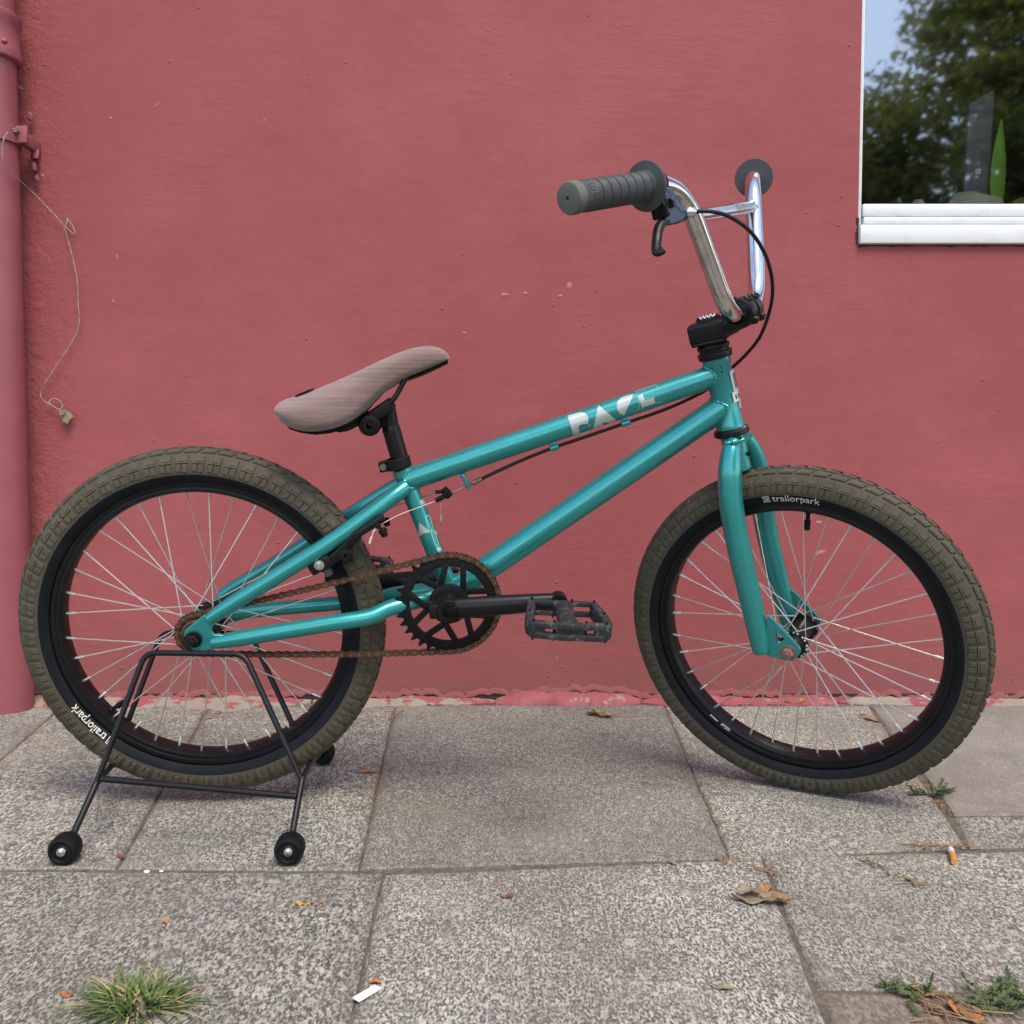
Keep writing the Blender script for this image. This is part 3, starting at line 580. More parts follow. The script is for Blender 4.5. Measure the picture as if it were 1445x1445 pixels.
# a single spoke with its nipple, length 1 along Z; shared by all
def spoke_mesh():
    b = MB(); b.tube([V((0, 0, 0)), V((0, 0, .93)), V((0, 0, 1))], .00092, 6, cap=False); b.tube([V((0, 0, .925)), V((0, 0, .935)), V((0, 0, 1.02))], [.0011, .0019, .0019], 6)
    o = b.build('spoke', M['spoke'], None); me = o.data; bpy.data.objects.remove(o); return me
SPOKE = spoke_mesh()
def make_wheel(C, a, ex, ey, front):
    wl = part_empty('wheel', bike, C)
    rad = lambda th: ex*math.cos(th)+ey*math.sin(th)
    def sp(th, ph, r): return C+rad(th)*(RT+r*math.cos(ph))+a*(r*math.sin(ph))
    b = MB(); N = 192; ph = [R(x_) for x_ in (-134, -126, -115, -104, -96, -90, -84, -70, -55, -40, -25, -10, 10, 25, 40, 55, 70, 84, 90, 96, 104, 115, 126, 134)]
    n = len(ph); vs = [sp(2*PI*k/N, p, RB+(.0008 if abs(p) > R(92) else 0)) for k in range(N) for p in ph]
    for k in range(N):
        for i in range(n-1):
            fs = [(k*n+i, k*n+i+1, ((k+1) % N)*n+i+1, ((k+1) % N)*n+i)]; b.f += fs; b.m.append(0 if abs(ph[i]+ph[i+1])/2 > R(104) else 2)
    b.v = vs
    def block(t0, t1, p0, p1, skew=0., h=RO, base=RB-.0006, sm=1):
        m_ = max(1, int(abs(p1-p0)/R(14)+.5)); o = len(b.v); tp = .0010/.25; pp = .0012/RO
        for j in range(m_+1):
            p = p0+(p1-p0)*j/m_; sk = skew*j/m_; e = pp*(1 if j == 0 else -1 if j == m_ else 0)
            for (tt, hh, cc) in ((t0, base, 0), (t0+tp, h, 1), (t1-tp, h, 1), (t1, base, 0)): b.v.append(sp(tt+sk, p+(e if cc else 0), hh))
        for j in range(m_):
            for c_ in range(3): q = o+j*4+c_; b.f.append((q, q+1, q+5, q+4)); b.m.append(1 if c_ == 1 else sm)
        b.f.append((o, o+1, o+2, o+3)); b.m.append(sm); q = o+m_*4; b.f.append((q+3, q+2, q+1, q)); b.m.append(sm)
    NP = 68; dt = 2*PI/NP
    for k in range(NP):
        for s_ in (1, -1):
            t = k*dt+(0 if s_ > 0 else dt*.5); J = random.uniform(-.015, .015)*dt; t += J
            block(t+dt*.05, t+dt*.83, s_*R(43), s_*R(72), s_*dt*.05, RO-.0004)                     # body of the shoulder lug
            block(t+dt*.13, t+dt*.66, s_*R(46), s_*R(66), s_*dt*.03, RO+.0001, RO-.0008, 3)           # its raised tongue
            block(t+dt*.10, t+dt*.485, s_*R(71), s_*R(97), s_*dt*.05, RO-.0005)                   # two legs running down the wall
            block(t+dt*.515, t+dt*.87, s_*R(71), s_*R(95), s_*dt*.05, RO-.0005)
            block(t+dt*.10+dt*.3, t+dt*.93+dt*.3, s_*R(15), s_*R(36), s_*dt*.22)                   # centre blocks
            block(t+dt*.22+dt*.3, t+dt*.78+dt*.3, s_*R(19), s_*R(32), s_*dt*.18, RO+.0003, RO-.0004, 3)
        block(k*dt+dt*.08, k*dt+dt*.90, R(-9), R(9), dt*.1)
    # fine moulded rib between tread and sidewall
    ty = b.build('tyre', [M['sidewall'], M['tread'], M['tread_groove_shade'], M['tread_sipe_shade']], wl, smooth=32)
    b = MB(); prof = [(.0160, .2115), (.0166, .2085), (.0160, .2035), (.0152, .2030), (.0158, .2015), (.0156, .1972), (.0130, .1958), (.005, .1950), (0, .1948), (-.005, .1950), (-.0130, .1958), (-.0156, .1972), (-.0158, .2015), (-.0166, .2085), (-.0160, .2115), (-.012, .2105), (.012, .2105)]
    b.lathe(C, a, prof, 144, 0, True, u=ex); b.build('rim', M['rim'], wl, smooth=28)
    # hub
    b = MB()
    if front:
        fo, rf = .031, .0195; b.lathe(C, a, [(-.048, .004), (-.048, .0085), (-.040, .0095), (-.035, .0155), (-.034, .0215), (-.029, .0215), (-.0275, .0165), (-.012, .0135), (.012, .0135), (.0275, .0165), (.029, .0215), (.034, .0215), (.035, .0155), (.040, .0105), (.050, .0085), (.050, .004)], 28)
    else:
        fo, rf = .031, .0215; b.lathe(C, a, [(-.052, .004), (-.052, .009), (-.040, .012), (-.035, .018), (-.034, .0245), (-.029, .0245), (-.0275, .018), (-.012, .0155), (.012, .0155), (.026, .018), (.0275, .0245), (.0325, .0245), (.034, .018), (.050, .017), (.050, .004)], 28)
    hub = b.build('hub', M['black'], wl)
    b = MB()
    for i in range(36):
        th = R(i*10+5); sd = 1 if i % 2 == 0 else -1; dr = 1 if (i//2) % 2 else -1
        b.ball(C+rad(th+dr*R(58))*rf+a*sd*(fo+.0032), .0021, 0, 4, a)
    b.build('spoke_heads', M['silver'], wl)['kind'] = 'stuff'
    for i in range(36):
        th = R(i*10+5); sd = 1 if i % 2 == 0 else -1; dr = 1 if (i//2) % 2 else -1
        p = C+rad(th+dr*R(58))*rf+a*sd*(fo+(.0022 if dr > 0 else -.0026)); q = C+rad(th)*.196+a*sd*.0035
        d = q-p; rot = d.to_track_quat('Z', 'Y').to_matrix().to_4x4(); sc = Matrix.Diagonal((1, 1, d.length, 1))
        link(bpy.data.objects.new('spoke', SPOKE), wl, Matrix.Translation(p) @ rot @ sc)
    # axle
    b = MB(); L = .070 if front else .080; mt = 'rust_bolt' if front else 'black'
    for s_ in (1, -1): b.lathe(C+a*s_*.0, a*s_, [(0, .0045), (L-.002, .0045), (L, .0038), (L, .0003)], 14)
    ax_ = b.build('axle', M[mt], wl, smooth=25)
    for s_ in (1, -1):
        z_ = .058 if front else .062; b = MB()
        b.lathe(C+a*s_*z_, a*s_, [(-.001, .006), (-.001, .0115), (.0015, .0115), (.002, .0090), (.002, .0088)], 24)
        b.lathe(C+a*s_*z_, a*s_, [(.002, .0088), (.0095, .0088), (.0105, .0078), (.0105, .004)], 6)
        b.build('axle_nut', M[mt], wl, smooth=25)
    # lettering moulded on the sidewall
    thc = R(97 if False else 82) if front else R(232)
    def side_text(body, size, th0, rc, mat, nm):
        vs, fs = text_mesh(body, size); o = []
        for v_ in vs:
            r_ = rc+v_.y; th = th0-v_.x/rc; cp = max(-1, min(1, (r_-RT)/(RB+.0016))); ph_ = math.acos(cp); o.append(sp(th, ph_, RB+.0013))
        b = MB(); b.add(o, fs); return b.build(nm, M[mat], wl, smooth=0, recalc=False)
    tx = R(87.5) if front else R(220.5)
    side_text('trailorpark', .0148, tx-R(1.0), .2172, 'cream_print', 'lettering')
    # little block logo before the word
    b = MB(); th0 = tx+R(9.4)
    def lp(x_, y_): r_ = .2172+y_; return sp(th0-x_/.2172, math.acos((r_-RT)/(RB+.0016)), RB+.0012)
    for (x0, x1, y0, y1) in ((-.0058, -.0044, -.005, .005), (-.0034, .0034, -.005, -.004), (-.0034, .0034, .004, .005), (-.0034, -.0024, -.004, .004), (.0024, .0034, -.004, .004), (-.001, .001, -.0026, .0026)): b.add([lp(x0, y0), lp(x1, y0), lp(x1, y1), lp(x0, y1)], [(0, 1, 2, 3)])
    b.build('logo', M['cream_print'], wl, smooth=0, recalc=False)['kind'] = 'stuff'
    # valve
    tv = R(83) if front else R(222); b = MB()
    if front: p0 = C+rad(tv)*.196+a*.0; dv = -rad(tv)
    else: p0 = C+rad(tv)*.196; dv = (-rad(tv)+a*.25+ex*.25).normalized()
    b.lathe(p0, dv, [(-.002, .001), (-.002, .0045), (.006, .0040), (.007, .0030), (.016, .003), (.017, .0044), (.030, .0042), (.031, .0005)], 14); b.build('valve', M['black_matt'], wl)
    if front:                                           # sticker on the rim's flank
        b = MB(); tc = R(232)
        def rp(x_, y_): return C+rad(tc+x_/.2)*(.1995+y_)+a*.0164
        for (x0, x1, y0, y1) in [(-.022+i*.0014, -.0212+i*.0014, -.0005, .0025) for i in range(11)]+[(.0, .014, -.002, -.0012), (.0, .0012, -.0012, .003), (.0145, .0155, -.002, .003)]: b.add([rp(x0, y0), rp(x1, y0), rp(x1, y1), rp(x0, y1)], [(0, 1, 2, 3)])
        vs, fs = text_mesh('x20', .0075); b.add([rp(.0078+v_.x, v_.y+.0008) for v_ in vs], fs)
        b.build('sticker', M['white_print'], wl, smooth=0, recalc=False)['kind'] = 'stuff'
    return wl
rear = make_wheel(CR, AR, EXR, EYR, False)
frontw = make_wheel(CF, AF, EXF, EYF, True)

# ---- frame
BBC = at(637, 838, 0)
fr_ = MB(); fr_.lathe(BBC, AR, [(-.035, .017), (-.035, .0215), (-.033, .022), (.033, .022), (.035, .0215), (.035, .017)], 36)
def bead(b, c, d, r, tilt=None, k=.0016, lump=26):
    u, v_ = frame_of(d); pts = []
    for i in range(lump*3):
        t = 2*PI*i/(lump*3); e = u*math.cos(t)+v_*math.sin(t); q = c+e*(r+.0002*math.sin(t*lump))
        if tilt is not None: q = q+d.normalized()*(e.dot(tilt)*r)
        pts.append(q)
    n = len(pts); vs = []; fs = []; sg_ = 8
    for i, p in enumerate(pts):
        e = (p-c).normalized(); kk = k*(1+.25*math.sin(2*PI*i/n*lump))
        for j in range(sg_): t = 2*PI*j/sg_; vs.append(p+e*math.cos(t)*kk+d.normalized()*math.sin(t)*kk*1.3)
    for i in range(n):
        for j in range(sg_): fs.append((i*sg_+j, i*sg_+(j+1) % sg_, ((i+1) % n)*sg_+(j+1) % sg_, ((i+1) % n)*sg_+j))
    b.add(vs, fs)
T0, T1 = at(574, 678), at(1020, 526); D0, D1 = at(640, 834), at(1024, 571)
dT, dD = (T1-T0).normalized(), (D1-D0).normalized()
S0, S1 = at(567.5, 664), at(637, 836); dS = (S1-S0).normalized()
def axial(p, q0, d): return q0+d*((p-q0).dot(d))
frame = fr_.build('frame', M['teal'], bike)
def fpart(name, b, mat='teal', par=frame, **k): return b.build(name, M[mat], par, **k)
def weld(p, d, r, q, ax, rh, n=64, k=.0019):
    u, v_ = frame_of(d); pts = []
    for i in range(n+1):
        t = 2*PI*i/n; o = p+(u*math.cos(t)+v_*math.sin(t))*r-q; A_ = d-ax*d.dot(ax); B_ = o-ax*o.dot(ax)
        aa, bb, cc = A_.dot(A_), 2*A_.dot(B_), B_.dot(B_)-rh*rh; di = bb*bb-4*aa*cc
        s_ = (-bb-math.sqrt(max(di, 0)))/(2*aa); pts.append(q+o+d*s_)
    b = MB(); b.tube(pts, [k*(1+.28*math.sin(i*2.4)) for i in range(n+1)], 8, cap=False); fpart('weld', b)
weld(T0, dT, .0160, HB, SA, .0186); weld(D0, dD, .0184, HB, SA, .0186); weld(T1, -dT, .0160, S0, dS, .0129)
weld(at(520, 727, .033), (at(573, 687, .012)-at(556, 700, .022)).normalized(), .0110, S0, dS, .0129) if False else None
b = MB(); b.tube([T0, T1], .0160, 40)
g0 = at(966, 532, .006)
fpart('top_tube', b)
b = MB(); b.tube([D0, D1], .0184, 40); fpart('down_tube', b)
b = MB(); b.tube([S0, S1], .0128, 32); b.lathe(S0, -dS, [(-.012, .0129), (-.006, .0142), (.002, .0142), (.002, .012)], 32); bead(b, at(571, 686), AR*.0+ (at(571, 686)-at(560, 693)).normalized(), .011); fpart('seat_tube', b)
ht = MB(); hl = (HT-HB).length
ht.lathe(HB, SA, [(0, .014), (0, .0198), (.006, .0198), (.008, .0186), (hl-.016, .0182), (hl-.014, .0196), (hl-.004, .0196), (hl-.004, .014)], 40); fpart('head_tube', ht)
b = MB()
for (x_, y_) in ((1017, 517), (1018.5, 524.5)):
    c = at(x_, y_, .0178); b.lathe(c, AR, [(-.002, .0012), (.0006, .0014), (.0008, .0001)], 10)
fpart('drain_hole', b, 'black_matt')['kind'] = 'stuff'
# stays
def stay(name, pts, rads, n=8):
    P = catmull([at(*p) for p in pts], n); b = MB(); b.tube(P, rads, 24); return fpart(name, b)
stay('seat_stay', [(296, 874, .054), (322, 856, .054), (387.6, 815, .050), (465, 766, .043), (520, 727, .033), (556, 700, .022), (573, 687, .012)], [.0085, .0108, .0112, .0112, .0112, .011])
stay('seat_stay', [(310, 842, -.054), (337, 825, -.054), (400, 788, -.050), (468, 744, -.042), (522, 709, -.032), (556, 688, -.022), (572, 680, -.012)], [.0085, .0105, .0110, .0110, .0110, .0105])
stay('chain_stay', [(300, 907, .054), (330, 902, .054), (388, 892.5, .053), (470, 879, .051), (520, 871, .047), (548, 859, .038), (580, 850, .028), (612, 842, .016)], [.0085, .0112, .0116, .0116, .0116, .0118, .0120])
stay('chain_stay', [(318, 868, -.054), (345, 864, -.054), (400, 858, -.053), (480, 851, -.050), (530, 845, -.045), (560, 838, -.036), (600, 833, -.02), (622, 832, -.012)], [.0085, .0105, .0110, .0110, .0110, .0112])
dz5 = lambda x_, y_: (220+x_/7.225, 820+y_/7.225)
dpoly = [dz5(*p) for p in ((288, 540), (300, 498), (395, 418), (490, 345), (560, 345), (620, 400), (580, 470), (575, 505), (600, 540), (690, 545), (790, 560), (780, 640), (600, 690), (470, 712), (390, 705), (330, 655))]
for s_ in (1, -1):
    b = MB(); P = [at(px, py, .056) for px, py in dpoly]
    if s_ < 0: P = [p-AR*.112 for p in P]
    b.prism(P, AR, .0055); o_ = fpart('dropout', b); md = o_.modifiers.new('bevel', 'BEVEL'); md.width = .0012; md.segments = 2; md.limit_method = 'ANGLE'
# gusset and cable fittings
b = MB(); gz = lambda x_, y_: (780+x_/4.817, 500+y_/4.817)
for (pxs, off) in (((655, 671, 664, 689), .0), ):
    c0, c1 = at(652, 669), at(662, 688); b.box(c0.lerp(c1, .5), ((c1-c0).normalized(), AR, (c1-c0).normalized().cross(AR)), ((c1-c0).length*.55, .005, .0035), .0018)
for (px, py) in ((782, 631.5), (883, 597)):
    c = at(px, py); b.lathe(c-dT*.006, dT, [(0, .0034), (0, .0047), (.012, .0047), (.012, .0034)], 14); b.box(c+dT.cross(AR)*(-.004 if dT.cross(AR).z < 0 else .004), (dT, AR, dT.cross(AR)), (.006, .003, .004), .001)
c = at(480, 764, .038); b.lathe(c, (at(486, 776, .04)-c), [(0, .0065), (.008, .0058), (.014, .0062), (.0145, .001)], 16)
fpart('cable_guide', b)
# head badge: silver plate bent round the front of the head tube
b = MB(); fwd = (EXR-SA*EXR.dot(SA)).normalized(); sid = SA.cross(fwd)
if sid.dot(AR) < 0: sid = -sid
def hp(t, ang, r): return HB+SA*t+(fwd*math.cos(ang)+sid*math.sin(ang))*r
def plate(t0, t1, a0, a1, r, mi=0, k=6):
    vs = []; fs = []
    for i in range(k+1):
        a = a0+(a1-a0)*i/k; vs += [hp(t0, a, r), hp(t1, a, r), hp(t1, a, r-.0016), hp(t0, a, r-.0016)]
    for i in range(k):
        for j in range(4): fs.append((i*4+j, i*4+(j+1) % 4, i*4+4+(j+1) % 4, i*4+4+j))
    fs += [(0, 1, 2, 3), (k*4+3, k*4+2, k*4+1, k*4)]; b.add(vs, fs, mi)
tb0 = (at(1040, 575)-HB).dot(SA); tb1 = (at(1031, 521)-HB).dot(SA); tm0, tm1 = tb0+(tb1-tb0)*.20, tb0+(tb1-tb0)*.46
plate(tm1, tb1, R(-58), R(58), .0203); plate(tb0, tm0, R(-40), R(40), .0203); plate(tm0, tm1, R(-70), R(70), .0209)
for a0, a1 in ((R(24), R(28)), (R(38), R(42)), (R(-30), R(-26))): plate(tm1+.004, tb1-.004, a0, a1, .0206, 1, 2)
for t_, a0, a1 in ((.25, 20, 24), (.25, 36, 40), (.25, 52, 56)): plate(tm0+.004, tm1-.004, R(a0), R(a1), .0212, 1, 2)
b.build('head_badge', [M['decal'], M['black_matt']], frame)
# decals that follow the tubes
def decal(polys, conv, p0, d, rad_, name, mat, lift=.0005, par=frame):
    b = MB()
    for poly in polys:
        pts = [V(conv(*p)) for p in poly]; n = len(pts); xs_ = [p.x for p in pts]; ys_ = [p.y for p in pts]; grid = []
        stp = 2.2; y_ = min(ys_)
        while y_ < max(ys_):
            x_ = min(xs_)
            while x_ < max(xs_): grid.append(V((x_, y_))); x_ += stp
            y_ += stp
        bd = []
        for i in range(n):
            a_, c_ = pts[i], pts[(i+1) % n]; k = max(1, int((c_-a_).length/2.2)); bd += [a_.lerp(c_, j/k) for j in range(k)]
        vv, _, ff, _, _, _ = delaunay_2d_cdt([V((p.x, p.y)) for p in bd]+grid, [], [list(range(len(bd)))], 1, 1e-4)
        out_ = []
        for q in vv:
            dr = ray(q.x, q.y); o = CAM-p0; A_ = dr-d*dr.dot(d); B_ = o-d*o.dot(d); r2 = (rad_+lift)**2
            aa, bb, cc = A_.dot(A_), 2*A_.dot(B_), B_.dot(B_)-r2; disc = max(bb*bb-4*aa*cc, 0); out_.append(CAM+dr*((-bb-math.sqrt(disc))/(2*aa)))
        b.add(out_, [tuple(f_) for f_ in ff])
    return b.build(name, M[mat], par, smooth=80, recalc=False)
def arc(cx, cy, rx, ry, a0, a1, n=10, rot=0.): return [(cx+rx*math.cos(R(a0+(a1-a0)*i/n)), cy+ry*math.sin(R(a0+(a1-a0)*i/n))) for i in range(n+1)]
def strip(pl, wd=3.):
    out_ = []
    for (a_, c_) in zip(pl[:-1], pl[1:]):
        d_ = V((c_[0]-a_[0], c_[1]-a_[1])); nn = V((-d_.y, d_.x)).normalized()*wd/2; out_.append([(a_[0]+nn.x, a_[1]+nn.y), (c_[0]+nn.x, c_[1]+nn.y), (c_[0]-nn.x, c_[1]-nn.y), (a_[0]-nn.x, a_[1]-nn.y)])
    return out_
Bp = [(100, 416), (182, 393), (214, 396), (234, 412), (243, 440), (240, 472), (205, 474), (180, 483), (174, 500), (189, 548), (143, 560)]
Ap = [(310, 344), (438, 452), (372, 471), (373, 461), (336, 466), (352, 482), (272, 508), (290, 440)]
Sp = [(551, 269), (485, 416), (455, 402), (440, 380), (435, 350), (442, 318), (465, 293), (500, 279)]
Ep = [(580, 284), (611, 268), (626, 311), (688, 290), (697, 332), (610, 362)]
for q_ in (Bp, Ap, Sp, Ep): decal([q_], gz, T0, dT, .0160, 'letter', 'decal')
lines = [strip([(240, 474), (258, 490), (250, 520), (190, 550)]), strip([(551, 269), (578, 300), (588, 345), (575, 390), (545, 420), (480, 425)]), strip([(568, 251), (702, 207), (718, 238)]), strip([(568, 251), (614, 392), (745, 347), (740, 322)]), strip([(697, 332), (740, 322)])]
for q_ in lines: decal(q_, gz, T0, dT, .0160, 'letter_outline', 'decal_line', .0004)
c4_ = lambda x_, y_: (430+x_/5.78, 640+y_/5.78)
for q_ in ([(938, 381), (969, 371), (983, 408), (950, 420)], [(934, 563), (1027, 640), (978, 652), (952, 650), (964, 662), (922, 676)], [(1060, 630), (1070, 626), (1080, 660), (1072, 664)], [(1072, 768), (1108, 758), (1116, 790), (1085, 800)]): decal([q_], c4_, S0, dS, .0128, 'letter', 'decal')
for q_ in (strip([(984, 513), (1018, 503), (1050, 622), (1012, 632), (984, 513)], 5), strip([(1030, 640), (1056, 632), (1094, 745), (1066, 756), (1030, 640)], 5)): decal(q_, c4_, S0, dS, .0128, 'letter_outline', 'decal_line', .0004)

# ---- headset, spacers
b = MB(); b.lathe(HT, SA, [(-.006, .015), (-.005, .0228), (.001, .0240), (.004, .0236), (.005, .0205), (.008, .0205), (.009, .0222), (.013, .0226), (.015, .0205), (.016, .0178), (.034, .0175), (.034, .01)], 40)
b.build('headset_cup', M['black'], bike); b = MB(); b.lathe(HB, SA, [(.001, .014), (.000, .0215), (-.003, .0246), (-.009, .0250), (-.011, .0222), (-.012, .014)], 40); b.build('headset_cup', M['black'], bike)
# ---- fork
fk = MB(); cr0 = HB-SA*.010
fk.lathe(cr0, -SA, [(0, .0172), (.052, .0165), (.053, .0145), (.053, .001)], 36); 
bead(fk, atf(1037, 622, .028), UPF, .012)
fork = fk.build('fork', M['teal'], bike)
cz = lambda x_, y_: (880+x_/2.627, 560+y_/2.627)
def leg(pts, offs, rads):
    P = catmull([atf(*cz(*p), o) for p, o in zip(pts, offs)], 6); b = MB(); n = len(P); rr = []
    for i in range(n):
        t = i/(n-1)*(len(rads)-1); j = min(int(t), len(rads)-2); rr.append(rads[j]+(rads[j+1]-rads[j])*(t-j))
    b.tube(P, rr, 28); e = P[-1]; d_ = (P[-1]-P[-2]).normalized(); b.lathe(e, d_, [(0, rr[-1]), (.004, rr[-1]*.9), (.0065, rr[-1]*.55), (.007, .0005)], 28); return b.build('fork_leg', M['teal'], fork)
leg([(412, 165), (399, 205), (394, 280), (399, 400), (428, 560), (470, 745), (512, 935)], [.022, .033, .044, .052, .055, .056, .056], [.0105, .0140, .0164, .0168, .0167, .0160, .0140])
leg([(452, 150), (480, 205), (505, 300), (520, 440), (553, 600), (598, 770), (620, 850)], [-.02, -.033, -.044, -.052, -.055, -.056, -.056], [.0105, .0138, .0160, .0164, .0160, .0150, .0136])
hz = lambda x_, y_: (1040+x_/10.32, 820+y_/10.32)
fpo = [hz(*p) for p in ((440, 520), (470, 508), (515, 540), (720, 755), (895, 945), (925, 1000), (920, 1050), (860, 1120), (820, 1152), (640, 1125), (440, 1075))]
fhole = [hz(*p) for p in ((552, 690), (702, 838), (690, 858), (622, 892), (604, 884))]
def drop(shift):
    P = [atf(px, py, .056)+shift for px, py in fpo]; H = [atf(px, py, .056)+shift for px, py in fhole]
    b2 = [V((px, py)) for px, py in fpo]+[V((px, py)) for px, py in fhole]; n1, n2 = len(fpo), len(fhole)
    vv, _, ff, ov, _, _ = delaunay_2d_cdt(b2, [(n1+i, n1+(i+1) % n2) for i in range(n2)]+[(i, (i+1) % n1) for i in range(n1)], [], 0, 1e-6)
    Q = P+H; b = MB(); hp_ = [V(p) for p in fhole]; op_ = [V(p) for p in fpo]
    def inside(p, poly):
        c = False; n = len(poly); j = n-1
        for i in range(n):
            if (poly[i].y > p.y) != (poly[j].y > p.y) and p.x < (poly[j].x-poly[i].x)*(p.y-poly[i].y)/(poly[j].y-poly[i].y)+poly[i].x: c = not c
            j = i
        return c
    idx = [ov[i][0] for i in range(len(vv))]; th = .0030; nq = len(Q); vs = [q+AF*th for q in Q]+[q-AF*th for q in Q]; fs = []
    for f_ in ff:
        cen = sum((vv[i] for i in f_), V((0, 0)))/len(f_)
        if inside(cen, hp_) or not inside(cen, op_): continue
        t = tuple(idx[i] for i in f_); fs += [t, tuple(i+nq for i in t[::-1])]
    fs += [(i, (i+1) % n1, (i+1) % n1+nq, i+nq) for i in range(n1)]+[(n1+i, n1+(i+1) % n2, n1+(i+1) % n2+nq, n1+i+nq) for i in range(n2)]
    b.add(vs, fs); return b.build('fork_dropout', M['teal'], fork, smooth=25)
drop(V()); 
farshift = atf(*hz(800, 135), -.056)-atf(*hz(470, 515), .056); drop(farshift)
b = MB(); c = on(1056, 640, CR, AR, .012); b.lathe(c, (AR*.5+EXR).normalized(), [(-.004, .0022), (.003, .0036), (.0032, .0005)], 12); b.build('vent_hole', M['black_matt'], fork)

# ---- stem
SC = at(1003, 467); CL = bar_pt(.0147, .4752, 0)
sd = CL-SC; sd = sd-SA*0; sdn = sd.normalized(); lat = AF; sup = lat.cross(sdn).normalized()
if sup.z < 0: sup = -sup
flat_d = (sd-SA*sd.dot(SA)).normalized(); lat2 = SA.cross(flat_d)
b = MB()
b.box(SC-flat_d*.002, (flat_d, lat2, SA), (.0265, .0205, .0150), .006, seg=3)
b.box(SC-flat_d*.004-SA*.0135, (flat_d, lat2, SA), (.0225, .0215, .0022), .0018)
neck = [SC+flat_d*.012-SA*.001, SC.lerp(CL, .6)-SA*.004, CL-sdn*.006]
b.etube(neck, [.020, .021, .0245], [.0148, .0160, .0175], lat2, 20)
b.lathe(SC-SA*.0155, -SA, [(0, .0172), (.010, .0172)], 28)
stem = b.build('stem', M['black'], bike)
b = MB(); b.lathe(CL-lat*.0255, lat, [(0, .0115), (0, .0188), (.002, .0200), (.0195, .0200), (.0205, .0178), (.0305, .0178), (.0315, .0200), (.049, .0200), (.051, .0188), (.051, .0115)], 32)
for l_ in (-.0155, .0155):
    for an in (-55, 35, 110): 
        e = (sdn*math.cos(R(an))+sup*math.sin(R(an))); b.box(CL+lat*l_+e*.0205, (e, lat, e.cross(lat)), (.0036, .0075, .0050), .0016)
b.build('bar_clamp', M['black'], stem)
b = MB()
for l_ in (-.0155, .0155):
    for an in (-55, 35, 110):
        e = (sdn*math.cos(R(an))+sup*math.sin(R(an))); b.lathe(CL+lat*l_+e*.0235, e, [(0, .0036), (.0018, .0036), (.0018, .0018), (.0006, .0016)], 10)
b.build('clamp_bolt', M['black_matt'], stem)['kind'] = 'stuff'
tc = SC+SA*.0150; b = MB(); b.lathe(tc, SA, [(-.001, .0165), (.004, .0165), (.0065, .0145), (.0075, .004)], 28); b.build('top_cap', M['black'], stem)
b = MB(); q0 = tc+SA*.0062; vw = (CAM-q0); vw = (vw-SA*vw.dot(SA)).normalized()
rt_ = vw.cross(SA)*1
if rt_.x < 0: rt_ = -rt_
pts = [(-.011, .004), (-.009, .001), (-.006, .0045), (-.004, .0005), (-.001, .0045), (.001, .0005), (.004, .0045), (.007, .001), (.010, .004)]
b.tube(catmull([tc+SA*(.0035+y_)+rt_*x_+vw*math.sqrt(max(.0155**2-x_*x_, 0))*(.98-.05*y_/.0045) for x_, y_ in pts], 4), .0009, 6); b.build('cap_print', M['white_print'], stem)

# ---- handlebar
f1, u1, l1, f2, u2, l2, fe, ue, le, lf = .0147, .4752, .0637, .0176, .6507, .1461, -.0328, .6521, .3401, .21
P = [bar_pt(fe, ue, -le), bar_pt(f2, u2, -l2), bar_pt(f1, u1, -l1), bar_pt(f1, u1, l1), bar_pt(f2, u2, l2), bar_pt(fe, ue, le)]
b = MB(); b.tube(fillet(P, [.055, .045, .045, .055], 12), .0115, 28); hb_ = b.build('handlebar', M['chrome'], bike)
tx_ = .76; a_, c_ = P[3].lerp(P[4], tx_), P[2].lerp(P[1], tx_)
b = MB(); b.tube([a_, c_], .0088, 24); dcr = (c_-a_).normalized(); bead(b, a_+dcr*.0095, dcr, .0085, None, .0014, 18); bead(b, c_-dcr*.0095, dcr, .0085, None, .0014, 18); b.build('cross_bar', M['chrome'], hb_)
b = MB(); b.lathe(bar_pt(f1, u1, -.040), AF, [(0, .0112), (0, .01165), (.080, .01165), (.080, .0112)], 28); b.build('knurling', M['black_matt'], hb_)
